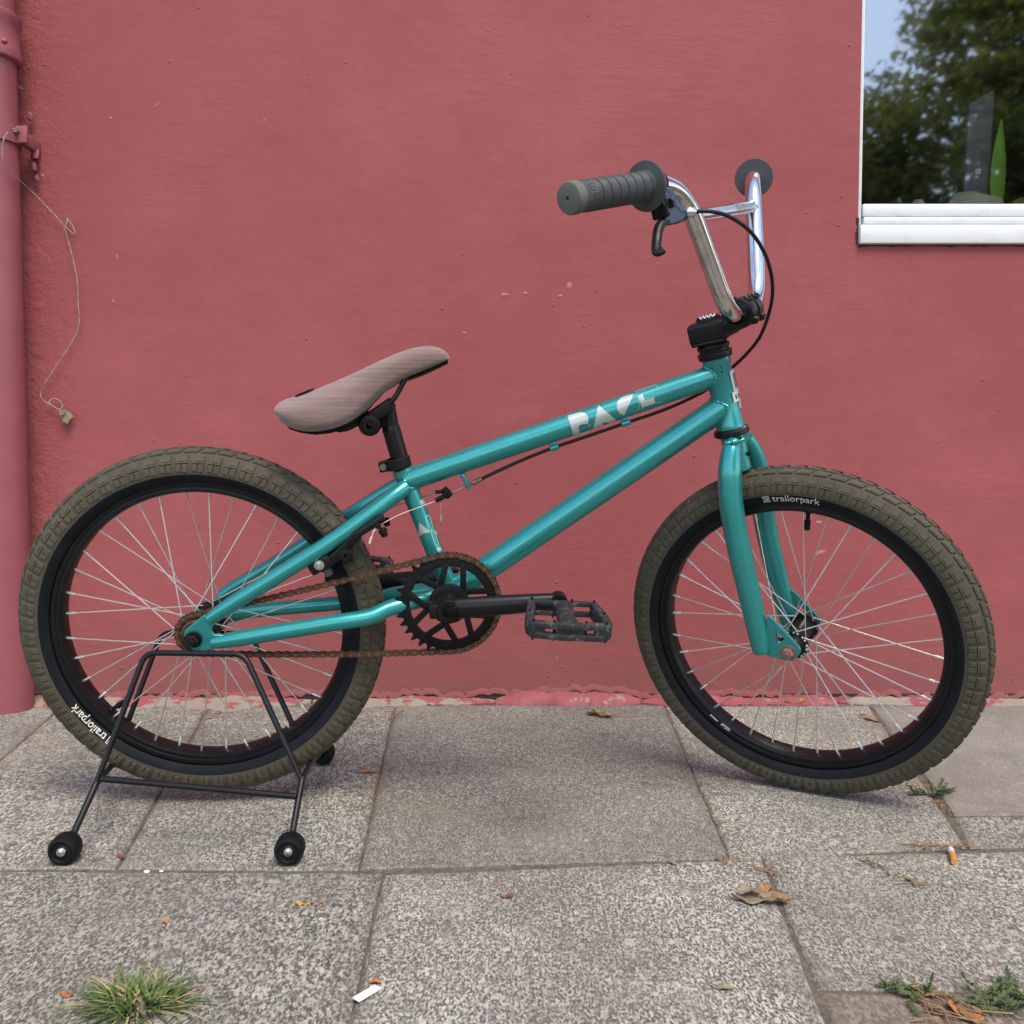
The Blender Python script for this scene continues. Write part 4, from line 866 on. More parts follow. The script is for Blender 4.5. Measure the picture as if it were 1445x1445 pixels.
def grip(sgn):
    d = (bar_pt(fe, ue, sgn*le)-bar_pt(f2, u2, sgn*l2)).normalized(); E0 = bar_pt(fe, ue, sgn*le); k = le-lf; L = (bar_pt(fe, ue, sgn*le)-bar_pt(f2, u2, sgn*l2)).length*(le-lf)/(le-l2)
    prof = [(0, .0112), (0, .0272), (.0012, .0280), (.0034, .0278), (.0042, .0262), (.0044, .0200), (.006, .0172)]
    t = .010
    for i in range(7):
        prof += [(t, .0168), (t+.0006, .0154), (t+.0018, .0154), (t+.0024, .0168)]; 
        for j in range(7): prof += [(t+.0030+j*.0016, .0169), (t+.0038+j*.0016, .0164)]
        t += .0145
    prof += [(t+.001, .0168), (t+.002, .0158), (L-.006, .0158)]
    b = MB(); b.lathe(E0-d*L, d, prof, 40); g_o = b.build('grip', M['grip'], bike, smooth=30)
    b = MB(); b.lathe(E0-d*L, d, [(L-.010, .0155), (L-.009, .0172), (L-.001, .0172), (L+.002, .0162), (L+.0035, .0125), (L+.0042, .0030), (L+.0036, .0022), (L+.001, .0020), (L+.001, .0001)], 40); b.build('grip_end', M['grip_end'], g_o)
    vw = CAM-E0; vw = (vw-d*vw.dot(d)).normalized(); u_ = d.cross(vw)
    if u_.z < 0: u_ = -u_
    b = MB()
    def gq(s_, h): ang = h/.0172; return E0-d*(.022+s_)+(vw*math.cos(ang)+u_*math.sin(ang))*.0173
    for (s0, s1, h0, h1) in ((-.006, .006, .002, .003), (-.006, .006, .013, .014), (-.006, -.005, .003, .013), (.005, .006, .003, .013), (-.003, .003, .005, .006), (-.003, -.002, .006, .011), (-.002, .003, .010, .011), (.002, .003, .0075, .010), (-.002, .002, .0075, .0085)):
        b.add([gq(s0, h0), gq(s1, h0), gq(s1, h1), gq(s0, h1)], [(0, 1, 2, 3)])
    b.build('grip_mark', M['grip_end'], g_o, smooth=0, recalc=False)['kind'] = 'stuff'; return d, E0, L
gd, gE, gL = grip(1); grip(-1)
# far flange shows a moulded pattern
# ---- brake lever
lz = lambda x_, y_: (900+x_/10.32, 230+y_/10.32)
B4, B5 = bar_pt(f2, u2, l2), bar_pt(fe, ue, le); cq = gE-gd*(gL+.014)
LV = part_empty('brake_lever', bike, cq)
b = MB(); b.lathe(cq-gd*.007, gd, [(0, .0112), (0, .0150), (.0145, .0150), (.0145, .0112)], 28)
lo = (atf(*lz(350, 640), .20)); b.box(lo, (gd, AF.cross(gd).normalized(), gd.cross(AF.cross(gd)).normalized()), (.0085, .013, .011), .003); b.build('clamp', M['black_matt'], LV)
b = MB(); P = [atf(*lz(x_, y_), o) for x_, y_, o in ((372, 330, .205), (470, 370, .195), (560, 560, .188), (640, 660, .183), (740, 740, .178), (745, 790, .178), (690, 830, .18), (560, 890, .19), (440, 910, .2), (410, 860, .203), (460, 700, .2), (400, 600, .202), (362, 500, .205))]
b.prism(P, AF, .016); o_ = b.build('lever_body', M['lever'], LV, smooth=30); md = o_.modifiers.new('bevel', 'BEVEL'); md.width = .002; md.segments = 3; md.limit_method = 'ANGLE'
bl = [(430, 800, .200), (390, 850, .205), (330, 900, .212), (295, 990, .220), (280, 1100, .228), (268, 1220, .234), (275, 1300, .237), (330, 1290, .236), (372, 1262, .234)]
P = catmull([atf(*lz(x_, y_), o) for x_, y_, o in bl], 6); b = MB(); n = len(P); ra = [.0062-.0012*i/n for i in range(n)]; rb2 = [.0042-.0008*i/n for i in range(n)]; b.etube(P, rb2, ra, AF, 12); b.build('lever_blade', M['black'], LV)
b = MB(); c = atf(*lz(465, 590), .196+.008); b.lathe(c, AF, [(-.004, .0055), (.0016, .0055), (.0018, .0030), (.0006, .0028), (.0006, .0001)], 16); b.build('pivot_bolt', M['black'], LV)
b = MB(); c0, c1 = atf(*lz(715, 715), .178), atf(*lz(800, 715), .176); b.lathe(c0, c1-c0, [(0, .003), (0, .0058), (.003, .0066), (.006, .0056), (.0085, .0062), (.011, .004), (.011, .002)], 14); b.build('barrel_adjuster', M['silver'], LV)
b = MB(); c0 = atf(*lz(385, 395), .2155); c1 = atf(*lz(405, 455), .2155); b.tube([c0, c1], .0011, 6); b.build('lever_print', M['white_print'], LV)
# ---- brake cable housing: loops forward, passes behind the head tube and along the top tube
hp1 = [atf(978, 299.5, .176), atf(1000, 298, .170), atf(1030, 306, .15), atf(1060, 328, .115), atf(1081, 362, .08), atf(1090, 400, .045), atf(1087, 435, .02), atf(1073, 474, .0), atf(1053, 500, -.02), at(1033, 519, -.018), at(1005, 545, -.030), at(968, 565, -.026), at(930, 581, -.012), at(883, 597), at(832, 614.5), at(782, 631.5), at(740, 648), at(700, 666), at(678, 676.5)]
b = MB(); b.tube(catmull(hp1, 8), .0024, 12); cab = b.build('brake_cable', M['housing'], bike)
b = MB(); c0, c1 = at(680, 675.5), at(661, 685); dd = c1-c0; b.lathe(c0, dd, [(0, .002), (0, .0036), (.006, .0036), (.0065, .0028), (.009, .0028), (.0095, .0042), (.014, .0042), (.0145, .0022), (.021, .0022)], 12); b.build('cable_adjuster', M['rust_bolt'], cab)
b = MB(); b.tube([at(663, 684), at(630, 698)], .0008, 6); b.tube(catmull([at(622, 700, .004), at(622, 712, .006), at(622.5, 732, .006)], 4), .0008, 6); b.lathe(at(622.5, 728, .006), V((0, 0, -1)), [(0, .0004), (.001, .0015), (.008, .0015), (.009, .0003)], 8); b.build('inner_wire', M['wire_metal'], cab)
b = MB(); b.tube(catmull([at(*c4_(600, 590), .045), at(*c4_(760, 505), .030), at(*c4_(900, 450), .018), at(*c4_(1075, 385), .006)], 5), .0006, 6); b.tube(catmull([at(*c4_(595, 600), .046), at(*c4_(560, 640), .05), at(*c4_(545, 690), .05)], 4), .0009, 6); b.lathe(at(*c4_(545, 680), .05), at(*c4_(527, 735), .05)-at(*c4_(545, 680), .05), [(0, .001), (.0005, .0018), (.0095, .0018), (.010, .0004)], 8); b.build('straddle_wire', M['ash'], cab)
b = MB(); b.tube(catmull([at(*c4_(620, 490), -.045), at(*c4_(700, 440), -.035), at(*c4_(820, 400), -.02), at(*c4_(960, 355), -.01), at(*c4_(1060, 322), -.004)], 5), .0008, 6); b.build('straddle_wire', M['wire_metal'], cab)
b = MB(); b.tube([at(*c4_(1065, 315), .004), at(*c4_(1160, 305), .004)], .0028, 10); b.tube([at(*c4_(1070, 385), .006), at(*c4_(1170, 330), .006)], .0036, 10); b.lathe(at(*c4_(1140, 300), .002), at(*c4_(1185, 350), .002)-at(*c4_(1140, 300), .002), [(-.003, .001), (-.003, .0055), (.006, .0062), (.012, .0055), (.012, .001)], 12); b.lathe(at(*c4_(1165, 320), .01), AR, [(-.012, .004), (.0, .0055), (.004, .0052), (.0045, .001)], 8); b.build('straddle_carrier', M['black_matt'], cab)
# ---- rear brake
bk = part_empty('rim_brake', bike, at(500, 775, .045))
def arm(sgn):
    o = .046*sgn; sh = V() if sgn > 0 else (at(*c4_(625, 480), -.046)-at(*c4_(600, 560), .046))
    Q = lambda x_, y_, off: at(*c4_(x_, y_), off)+sh
    b = MB(); b.etube(catmull([Q(640, 520, .046), Q(520, 600, .047), Q(430, 660, .047), (Q(380, 710, .046)), Q(330, 765, .045), Q(240, 850, .044), Q(110, 930, .043)], 5), [.0035]*6*5+[.004], [.0055]*10+[.0075]*10+[.0082]*11, AR, 12)
    b.lathe(Q(350, 790, .030), AR, [(0, .0075), (.022, .0092), (.026, .0085), (.027, .002)], 18); b.lathe(Q(335, 820, .040), (Q(370, 900, .040)-Q(335, 790, .04)), [(-.004, .0085), (.008, .009), (.012, .0075), (.0125, .001)], 14)
    b.box(Q(130, 905, .044), ((Q(200, 870, .044)-Q(100, 930, .044)).normalized(), AR, AR.cross(Q(200, 870, .044)-Q(100, 930, .044)).normalized()), (.017, .0055, .0085), .003)
    ao = b.build('brake_arm', M['black'], bk)
    b = MB(); b.lathe(Q(118, 910, .049), AR, [(-.002, .007), (.001, .007), (.0012, .0048), (.0045, .0045), (.0050, .0018), (.0035, .0016), (.0035, .0001)], 18); b.build('pad_bolt', M['silver'], ao)
    b = MB(); b.lathe(Q(628, 610, .046), Q(640, 650, .046)-Q(615, 590, .046), [(0, .0038), (.002, .0062), (.007, .0062), (.0075, .0048), (.012, .0046), (.0125, .003)], 12); b.lathe(Q(600, 590, .049), AR, [(-.003, .003), (.0015, .0042), (.0022, .0030), (.0022, .0003)], 10); b.build('anchor_bolt', M['black_matt'], ao)
    b = MB(); dpad = (Q(230, 990, .026)-Q(120, 800, .026)); b.box(Q(150, 890, .028), (dpad.normalized(), AR, AR.cross(dpad).normalized()), (.020, .0075, .0052), .002); b.build('brake_pad', M['grip_end'], ao)
arm(1); arm(-1)

# ---- seat post, clamp, saddle
b = MB(); p0, p1, p2, p3 = at(571, 672), at(556.5, 627), at(552, 605), at(546.5, 574)
dp = (p3-p0).normalized(); b.tube([p0, p2], .0126, 28); b.lathe(p2, dp, [(-.004, .0127), (0, .0127), (.004, .0114), (.006, .0113)], 28); b.tube([p2, p3+dp*.002], .0112, 28); b.build('seat_post', M['black'], bike)
b = MB(); cc = at(561.5, 653.5); b.lathe(cc, dp, [(-.0075, .0145), (-.0075, .0172), (-.0065, .0182), (.0065, .0182), (.0075, .0172), (.0075, .0138)], 36); bk_ = (EXR*-1-dp*(EXR*-1).dot(dp)).normalized(); sd_ = dp.cross(bk_)
b.box(cc+bk_*.0190, (bk_, dp, sd_), (.0075, .0072, .0085), .002); sc1 = b.build('seat_clamp', M['black_matt'], bike)
b = MB(); c = cc+bk_*.0205+(sd_ if sd_.dot(AR) > 0 else -sd_)*.0085; b.lathe(c, AR, [(-.001, .0046), (.0008, .0046), (.001, .0030)], 14); b.lathe(c, AR, [(.0006, .0028), (.0004, .0001)], 6, 0); b.build('clamp_bolt', M['grip_end'], sc1)
# saddle: lofted body, nose up
zs_ = lambda x_, y_: (380+x_/5.16, 470+y_/5.16)
ST = [  # top x,y ; bottom x,y ; half width
    (66, 556, 70, 590, .024), (72, 510, 90, 640, .046), (98, 480, 142, 700, .061), (160, 466, 225, 728, .068), (230, 445, 330, 742, .071), (310, 414, 440, 730, .070), (400, 378, 540, 702, .065), (500, 337, 625, 660, .056), (600, 292, 685, 600, .046), (700, 246, 745, 525, .038), (800, 198, 830, 438, .031), (900, 152, 930, 372, .026), (1000, 115, 1020, 325, .0235), (1090, 92, 1110, 292, .0225), (1170, 86, 1190, 255, .021), (1240, 98, 1258, 222, .018), (1290, 128, 1298, 200, .012), (1312, 170, 1312, 185, .004)]
sec = 28; b = MB(); n = len(ST); rows = []
upv = EYR
for (x0, y0, x1, y1, hw) in ST:
    tp = at(*zs_(x0, y0+4), -.008); bt = at(*zs_(x1, y1), hw*.72)-AR*hw*.72; row = []
    tpc = tp+AR*.008
    for k in range(sec):
        a = 2*PI*k/sec; c_, s_ = math.cos(a), math.sin(a)
        # superellipse: domed top, rounded flank, flatter underside
        e = .72 if s_ > 0 else .55
        xx = math.copysign(abs(c_)**.8, c_)*hw; yy = math.copysign(abs(s_)**e, s_)
        tt = (1-yy)/2; droop = .0
        row.append(tpc.lerp(bt, tt)+AR*xx)
    rows.append(row)
vs = [p for r in rows for p in r]; fs = []
for i in range(n-1):
    for k in range(sec): fs.append((i*sec+k, i*sec+(k+1) % sec, (i+1)*sec+(k+1) % sec, (i+1)*sec+k))
fs += [tuple(range(sec)), tuple((n-1)*sec+k for k in range(sec-1, -1, -1))]
b.add(vs, fs); saddle = b.build('saddle', M['fabric'], bike, smooth=80); md = saddle.modifiers.new('sub', 'SUBSURF'); md.levels = 2; md.render_levels = 2
# black base shell under the fabric
b = MB(); rows = []
for i_, (x0, y0, x1, y1, hw) in enumerate(ST[1:-1]):
    bt = at(*zs_(x1, y1), hw*.72)-AR*hw*.72; tp = at(*zs_(x0, y0+4), -.008)+AR*.008; d_ = (tp-bt).normalized()
    lw = -.0036 if (i_ <= 6 or i_ >= 11) else 0.
    rows.append([bt+AR*hw*.76+d_*.008, bt+AR*hw*.66+d_*(.0030+lw), bt+d_*(lw-.0012), bt-AR*hw*.66+d_*(.0030+lw), bt-AR*hw*.76+d_*.008])
vs = [p for r in rows for p in r]; fs = [(i*5+j, i*5+j+1, (i+1)*5+j+1, (i+1)*5+j) for i in range(len(rows)-1) for j in range(4)]
b.add(vs, fs); b.build('saddle_base', M['black_matt'], saddle, smooth=60)
pz = [(196, 452), (215, 442), (300, 408), (326, 403), (318, 414), (250, 444), (196, 464)]
b = MB(); b.prism([at(*zs_(x_, y_), .010) for x_, y_ in pz], AR, .016); b.build('saddle_patch', M['black_matt'], saddle)
for s_ in (1, -1):
    o = .018*s_; b = MB(); sh = at(*zs_(800, 560), .018*s_)-at(*zs_(800, 560), .018*s_)
    b.tube(fillet([at(*zs_(1010, 300), o*.7), at(*zs_(960, 390), o*.8), at(*zs_(905, 490), o), at(*zs_(820, 560), o), at(*zs_(640, 660), o), at(*zs_(560, 700), o*1.3), at(*zs_(500, 705), o*1.8)], [.02]*5, 5), .0036, 12); b.build('saddle_rail', M['black'], saddle)
b = MB(); c = at(*zs_(742, 655), .0); b.lathe(c, AR, [(-.028, .004), (-.028, .0130), (-.024, .0150), (.024, .0150), (.028, .0130), (.029, .0095), (.030, .0090), (.030, .004)], 28)
b.box(at(*zs_(800, 575), 0), ((at(*zs_(880, 515), 0)-at(*zs_(720, 625), 0)).normalized(), AR, AR.cross(at(*zs_(880, 515), 0)-at(*zs_(720, 625), 0)).normalized()), (.022, .025, .008), .003)
b.box(at(*zs_(850, 600), 0), (dp, AR, dp.cross(AR)), (.016, .010, .010), .003); b.build('saddle_clamp', M['black_matt'], saddle)
b = MB(); c = at(*zs_(742, 655), .031); b.lathe(c, AR, [(-.003, .0050), (.001, .0052), (.002, .0045), (.002, .0028), (.000, .0026), (.000, .0001)], 12); b.build('clamp_bolt', M['black'], saddle)

# ---- chainring, cog, chain, cranks, pedals
CHO = .040; RC = at(633.5, 851.7, CHO); KC = CR+AR*CHO
pitch = .0127; NT, NC = 35, 14; r2 = pitch/2/math.sin(PI/NT); r1 = pitch/2/math.sin(PI/NC)
e2 = lambda th: EXR*math.cos(th)+EYR*math.sin(th)
def toothed(C, rp, N, rin, ph0, th_=.0016):
    b = MB(); out_ = []; inn = []
    for k in range(N):
        t0 = ph0+2*PI*k/N
        for (dt, r_) in ((0, rp-.0038), (.17, rp-.0034), (.30, rp+.0005), (.42, rp+.0044), (.58, rp+.0044), (.70, rp+.0005), (.83, rp-.0034)): out_.append((t0+dt*2*PI/N, r_))
    n = len(out_); vs = []
    for s_ in (1, -1):
        vs += [C+AR*s_*th_*(.45 if r_ > rp else 1)+e2(t)*r_ for t, r_ in out_]; vs += [C+AR*s_*th_+e2(t)*rin for t, r_ in out_]
    fs = []
    for i in range(n):
        j = (i+1) % n; fs += [(i, j, n+j, n+i), (2*n+i, 3*n+i, 3*n+j, 2*n+j), (i, 2*n+i, 2*n+j, j), (n+i, n+j, 3*n+j, 3*n+i)]
    b.add(vs, fs); return b
b = toothed(RC, r2, NT, .0545, R(4))
b.lathe(RC, AR, [(-.002, .0545), (.0018, .0545), (.0024, .0555), (.0024, .0640), (.0018, .0655), (-.002, .0655)], 72)
b.lathe(RC, AR, [(-.003, .012), (-.003, .0285), (.0029, .0285), (.0034, .0275), (.0034, .012)], 40)
cw = lambda x_, y_: at(540+x_/4.25, 760+y_/4.25, CHO)
for (x0, y0, x1, y1) in ((380, 150, 345, 290), (483, 150, 483, 320), (640, 312, 480, 318), (190, 225, 350, 300), (150, 325, 280, 425), (175, 520, 290, 405), (235, 600, 370, 510), (455, 640, 372, 505), (540, 610, 505, 470), (660, 462, 480, 455)):
    p, q = cw(x0, y0), cw(x1, y1); d_ = (q-p).normalized(); b.box(p.lerp(q, .5), (d_, AR, d_.cross(AR)), ((q-p).length/2, .0026, .0043), .001)
for (x0, y0, r_) in ((395, 385, 0),): pass
ring = b.build('chainring', M['black_matt'], bike, smooth=30)
b = toothed(KC, r1, NC, .012, R(0), .0018); b.lathe(KC, AR, [(-.006, .012), (-.006, .0215), (.004, .0215), (.0065, .0195), (.0065, .010)], 36); b.build('cog', M['rust'], bike, smooth=30)
dlt = RC-KC; dx, dy = dlt.dot(EXR), dlt.dot(EYR); D = math.hypot(dx, dy); base = math.atan2(dy, dx); al = math.acos((r1-r2)/D)
path = []                                               # closed path as a function of arclength
ta, tb_ = base+al, base-al
Lt = math.sqrt(D*D-(r2-r1)**2); s1 = r2*(2*PI-2*(PI-(PI-al)) if False else 2*(PI-al) if False else (2*PI-2*al if False else 2*al))
# wrap on the ring: from angle ta (top) clockwise to tb_ (bottom)
wr2 = 2*al; wr1 = 2*PI-2*al
segs = [('t', Lt), ('r', r2*wr2), ('b', Lt), ('c', r1*wr1)]; tot = sum(q[1] for q in segs); NL = int(round(tot/pitch/2))*2; stp = tot/NL
def chain_pt(s_):
    s_ %= tot
    if s_ < Lt:
        p = KC+e2(ta)*r1; q = RC+e2(ta)*r2; t = s_/Lt; return p.lerp(q, t)-EYR*.006*4*t*(1-t)*.5
    s_ -= Lt
    if s_ < r2*wr2: return RC+e2(ta-s_/r2)*r2
    s_ -= r2*wr2
    if s_ < Lt:
        p = RC+e2(tb_)*r2; q = KC+e2(tb_)*r1; t = s_/Lt; return p.lerp(q, t)-EYR*.003*4*t*(1-t)
    s_ -= Lt; return KC+e2(tb_-s_/r1)*r1
def link_mesh(off, th_, rr_, pins):
    b = MB(); oc = []
    for k in range(7): a = R(60+k*40); oc.append((-.00635+rr_*math.cos(a), rr_*math.sin(a)))
    oc.append((0, -rr_*.62))
    for k in range(7): a = R(-120+k*40); oc.append((.00635+rr_*math.cos(a), rr_*math.sin(a)))
    oc.append((0, rr_*.62))
    for s_ in (1, -1): b.prism([V((x_, s_*off, y_)) for x_, y_ in oc], V((0, 1, 0)), th_)
    if pins:
        for x_ in (-.00635, .00635): b.lathe(V((x_, -off-.0012, 0)), V((0, 1, 0)), [(0, .0001), (0, .0017), (2*off+.0024, .0017), (2*off+.0024, .0001)], 8, 1)
    else:
        for x_ in (-.00635, .00635): b.lathe(V((x_, -off, 0)), V((0, 1, 0)), [(0, .0036), (2*off, .0036)], 8)
    o = b.build('link', [M['rust'], M['rust_pin']], None, smooth=30); me = o.data; bpy.data.objects.remove(o); return me
LM = [link_mesh(.0034, .0011, .0042, True), link_mesh(.0022, .0011, .0043, False)]
chain = part_empty('chain', bike, KC)
for i in range(NL):
    p, q = chain_pt(i*stp), chain_pt((i+1)*stp); t = (q-p).normalized(); y_ = AR; z_ = t.cross(y_).normalized(); y2 = z_.cross(t)
    Mx = Matrix(((t.x, y2.x, z_.x, 0), (t.y, y2.y, z_.y, 0), (t.z, y2.z, z_.z, 0), (0, 0, 0, 1)))
    link(bpy.data.objects.new('link', LM[i % 2]), chain, Matrix.Translation(p.lerp(q, .5)) @ Mx)
# cranks
b = MB(); b.lathe(BBC, AR, [(-.07, .0105), (.085, .0105)], 24); b.lathe(BBC, AR, [(.034, .020), (.038, .020), (.039, .012)], 28); b.lathe(BBC, AR, [(-.039, .012), (-.038, .020), (-.034, .020)], 28); crank_sp = b.build('crank_axle', M['black'], bike)
CE = at(632, 863, .078); PE = at(789, 851, .086); dc = (PE-CE).normalized(); cu = dc.cross(AR).normalized()
def crank(E, F, n_):
    dd = (F-E).normalized(); b = MB()
    b.lathe(E-n_*.030, n_, [(0, .010), (0, .0185), (.003, .0195), (.028, .0160), (.030, .0145), (.030, .0085), (.0275, .0080), (.0275, .0004)], 32)
    b.etube([E-dd*.006-n_*.010, E+dd*.020-n_*.010, E.lerp(F, .5)-n_*.010, F-dd*.022-n_*.009, F-n_*.009], [.0135, .0150, .0140, .0125, .0112], [.0095, .0110, .0110, .0100, .0090], n_.cross(dd), 24)
    b.lathe(F-n_*.020, n_, [(0, .001), (0, .0105), (.002, .0120), (.018, .0120), (.020, .0110), (.020, .001)], 24)
    b.box(E-dd*.016-n_*.013, (dd, n_, dd.cross(n_)), (.010, .012, .0105), .003)
    c = b.build('crank', M['black'], bike, smooth=35)
    b = MB(); b.lathe(E-n_*.001, n_, [(-.002, .0082), (.0012, .0082), (.0016, .0074), (.0016, .0046), (.000, .0042), (.0, .0002)], 20); b.build('crank_bolt', M['black_matt'], c); return c
crank(CE, PE, AR)
FE = BBC-AR*.078+EYR*.004; FP = FE-dc*((PE-CE).length)-AR*.006; crank(FE, FP, -AR)
def pedal(C, n_, fwd, up):
    b = MB(); A3 = (fwd, n_, up); hl, hw, hh = .048, .046, .0105
    b.lathe(C-n_*.056, n_, [(0, .0055), (.010, .0055), (.010, .0105), (.020, .0125), (.045, .0115), (.070, .0125), (.095, .0140), (.103, .0120), (.103, .001)], 24)
    def bar(p, q, r, h=.0085): d_ = (q-p).normalized(); b.box(p.lerp(q, .5), (d_, up, d_.cross(up)), ((q-p).length/2, h, r), .0025)
    g_ = lambda x_, y_: C+fwd*x_+n_*y_
    i0, o0 = -hw+.004, hw
    cs = [(-hl*.86, i0), (hl*.86, i0), (hl*1.02, o0-.030), (hl*1.02, o0-.006), (hl*.9, o0), (-hl*.9, o0), (-hl*1.02, o0-.006), (-hl*1.02, o0-.030)]
    for i_, (a_, c_) in enumerate(zip(cs, cs[1:]+cs[:1])):
        if i_ in (4,):                                  # outer edge: upper and lower rails round a central boss
            for s_ in (1, -1):
                for u0, u1 in ((a_, (0, o0+.004)), ((0, o0+.004), c_)):
                    p, q = g_(*u0)+up*s_*hh*.72, g_(*u1)+up*s_*hh*.62; d_ = (q-p).normalized(); b.box(p.lerp(q, .5), (d_, up, d_.cross(up)), ((q-p).length/2+.001, .0040, .0052), .0014)
            b.box(g_(0, o0-.001), A3, (.019, .007, hh*.95), .003)
            for s_ in (1, -1): b.box(g_(s_*hl*.84, o0-.002), A3, (.009, .006, hh), .002)
        elif i_ == 0:
            for s_ in (1, -1): p, q = g_(*a_)+up*s_*hh*.68, g_(*c_)+up*s_*hh*.68; d_ = (q-p).normalized(); b.box(p.lerp(q, .5), (d_, up, d_.cross(up)), ((q-p).length/2, .0032, .0040), .0012)
            b.box(g_(0, i0), A3, (.014, .0045, hh*.9), .003)
        else: bar(g_(*a_), g_(*c_), .0055, hh)
    body = b.build('pedal', M['pedal_grey'], bike, smooth=35)
    b = MB()
    for x_, y_ in [(s_*q, y_) for s_ in (1, -1) for q, y_ in ((.042, i0), (.012, i0), (.046, o0), (.020, o0), (hl*1.0, .008))]:
        b.lathe(g_(x_, y_)-up*(hh+.003), up, [(0, .0004), (0, .0015), (2*hh+.006, .0015), (2*hh+.006, .0004)], 8)
    b.build('pedal_pin', M['black'], body)['kind'] = 'stuff'
pf = (dc*math.cos(R(-3))+cu*math.sin(R(-3))) if cu.z > 0 else (dc*math.cos(R(3))+cu*math.sin(R(3)))
pf = (EXR*.995-EYR*.06).normalized(); pu = pf.cross(AR); pu = pu if pu.z > 0 else -pu
pn = AR
pedal(at(798.5, 873, .146), pn, pf, pu)
pedal(FP-AR*.064, -AR, pf, pu)

# ============================================================ LITTER AND PLANTS ON THE PAVEMENT
def leaf_mesh(c, L, W, ang, mat, curl=.3, lobes=0, name='dead_leaf', seed=0):
    rr = random.Random(seed); b = MB(); n, k = 10, 6; vs = []; fs = []; d = V((math.cos(ang), math.sin(ang), 0)); s_ = V((-d.y, d.x, 0))
    for i in range(n+1):
        t = i/n; w0 = W*math.sin(PI*min(max(t*.94+.04, 0), 1))**.7*(1+(.35*math.sin(t*PI*lobes*2+seed) if lobes else 0))
        for j in range(-k//2, k//2+1):
            q = j/(k/2); vs.append(c+d*(t-.5)*L+s_*q*w0+V((0, 0, .0012+abs(q)**1.5*W*curl*(.6+.4*math.sin(t*5+seed+q))+.004*curl*math.sin(t*7+seed)+L*.10*curl*(2*t-1)**2+rr.uniform(0, .0012))))
    m_ = k+1
    for i in range(n):
        for j in range(k): a = i*m_+j; fs.append((a, a+1, a+m_+1, a+m_))
    b.add(vs, fs); b.tube([c-d*L*.5+V((0, 0, .002)), c-d*L*.75+s_*.004+V((0, 0, .003))], .0006, 5)
    o = recenter(b.build(name, M[mat], smooth=50)); mo = o.modifiers.new('solid', 'SOLIDIFY'); mo.thickness = .0004; return o
def bit(px, py, L, W, ang, mat, label, cat='leaf', name='leaf_scrap', seed=0):
    o = leaf_mesh(gp(px, py), L, W, ang, mat, .35, 0, name, seed); return tag(o, label, cat, 'scraps of dry leaf on the pavement' if name == 'leaf_scrap' else None)
def big_leaf(name, loc, label, pieces):
    t = thing(name, loc, label, 'leaf')
    for i, (dx, dy, L, W, a, mat, c_) in enumerate(pieces):
        o = leaf_mesh(loc+V((dx, dy, .001+.0015*i)), L, W, a, mat, c_, 2 if L > .025 else 0, 'blade', i+3); wmx = o.matrix_basis.copy(); o.parent = t; o.matrix_basis = world_of(t).inverted() @ wmx
c = gp(1068, 1272); big_leaf('dead_leaf', c, 'large crumpled tan and grey dead leaf lying on the slab right of centre', [(0, 0, .058, .012, R(-8), 'leaf_grey', .35), (.020, -.003, .034, .009, R(-14), 'leaf_tan', .5), (.014, .014, .018, .007, R(40), 'leaf_orange', .8), (-.004, .008, .026, .009, R(15), 'leaf_grey', .6)])
c = gp(846, 1011); big_leaf('dead_leaf', c, 'brown dead leaf with curled lobes on the slab edge below the wall', [(0, 0, .05, .013, R(170), 'leaf_tan', .5), (.01, -.012, .03, .008, R(-25), 'leaf_tan', .7), (-.006, .014, .03, .008, R(110), 'leaf_tan', .6)])
c = gp(1122, 993); o = leaf_mesh(c, .045, .010, R(5), 'leaf_orange', .5, 0, 'dead_leaf', 9); tag(o, 'orange brown leaf against the foot of the wall, seen through the front wheel', 'leaf')
c = gp(1229, 1017); o = leaf_mesh(c, .05, .006, R(-60), 'leaf_tan', .7, 1, 'dead_leaf', 12); tag(o, 'narrow curled brown leaf in the joint behind the front wheel', 'leaf')
bit(427, 1279, .017, .0050, R(-10), 'leaf_yellow', 'yellow leaf scrap on the slab right of the grass tuft', seed=1)
bit(448, 1277, .013, .0032, R(5), 'leaf_orange', 'orange leaf scrap close beside the yellow scrap', seed=2)
bit(716, 1267, .014, .0030, R(0), 'leaf_red', 'dark red leaf scrap in the middle of the front slab', seed=3)
bit(529, 1388, .013, .0032, R(-12), 'leaf_orange', 'orange brown leaf scrap just above the white paper scrap', seed=4)
bit(520, 1090, .030, .0048, R(8), 'leaf_orange', 'small orange leaf scrap beside the joint right of the rear wheel', seed=5)
bit(170, 1211, .010, .0032, R(0), 'leaf_red', 'reddish leaf scrap by the joint right of the left stand wheel', seed=6)
bit(95, 1407, .013, .0034, R(-5), 'leaf_orange', 'orange leaf scrap left of the grass tuft', seed=7)
bit(234, 1303, .008, .0030, R(60), 'leaf_orange', 'tiny rust coloured scrap on the slab above the grass tuft', seed=8)
bit(1016, 890+70*5, .016, .0035, R(-15), 'leaf_grey', 'dull brown leaf scrap on the slab below the large dead leaf', seed=10) if False else None
bit(1019, 1396, .020, .0042, R(-15), 'leaf_grey', 'dull brown leaf scrap on the slab left of the weeds', seed=10)
bit(949, 1219, .010, .0030, R(-40), 'leaf_tan', 'tan scrap lying on the joint right of the bicycle pedal', seed=11)
bit(1303, 1402, .022, .0050, R(-20), 'leaf_orange', 'orange leaf scrap at the left edge of the weeds', seed=13)
bit(1362, 1434, .034, .0080, R(-55), 'leaf_orange', 'larger orange brown leaf scrap below the weeds at the bottom edge', seed=14)
bit(118, 1220+9, .006, .003, 0, 'leaf_tan', 'tiny tan scrap in the joint beside the left stand wheel', seed=15)
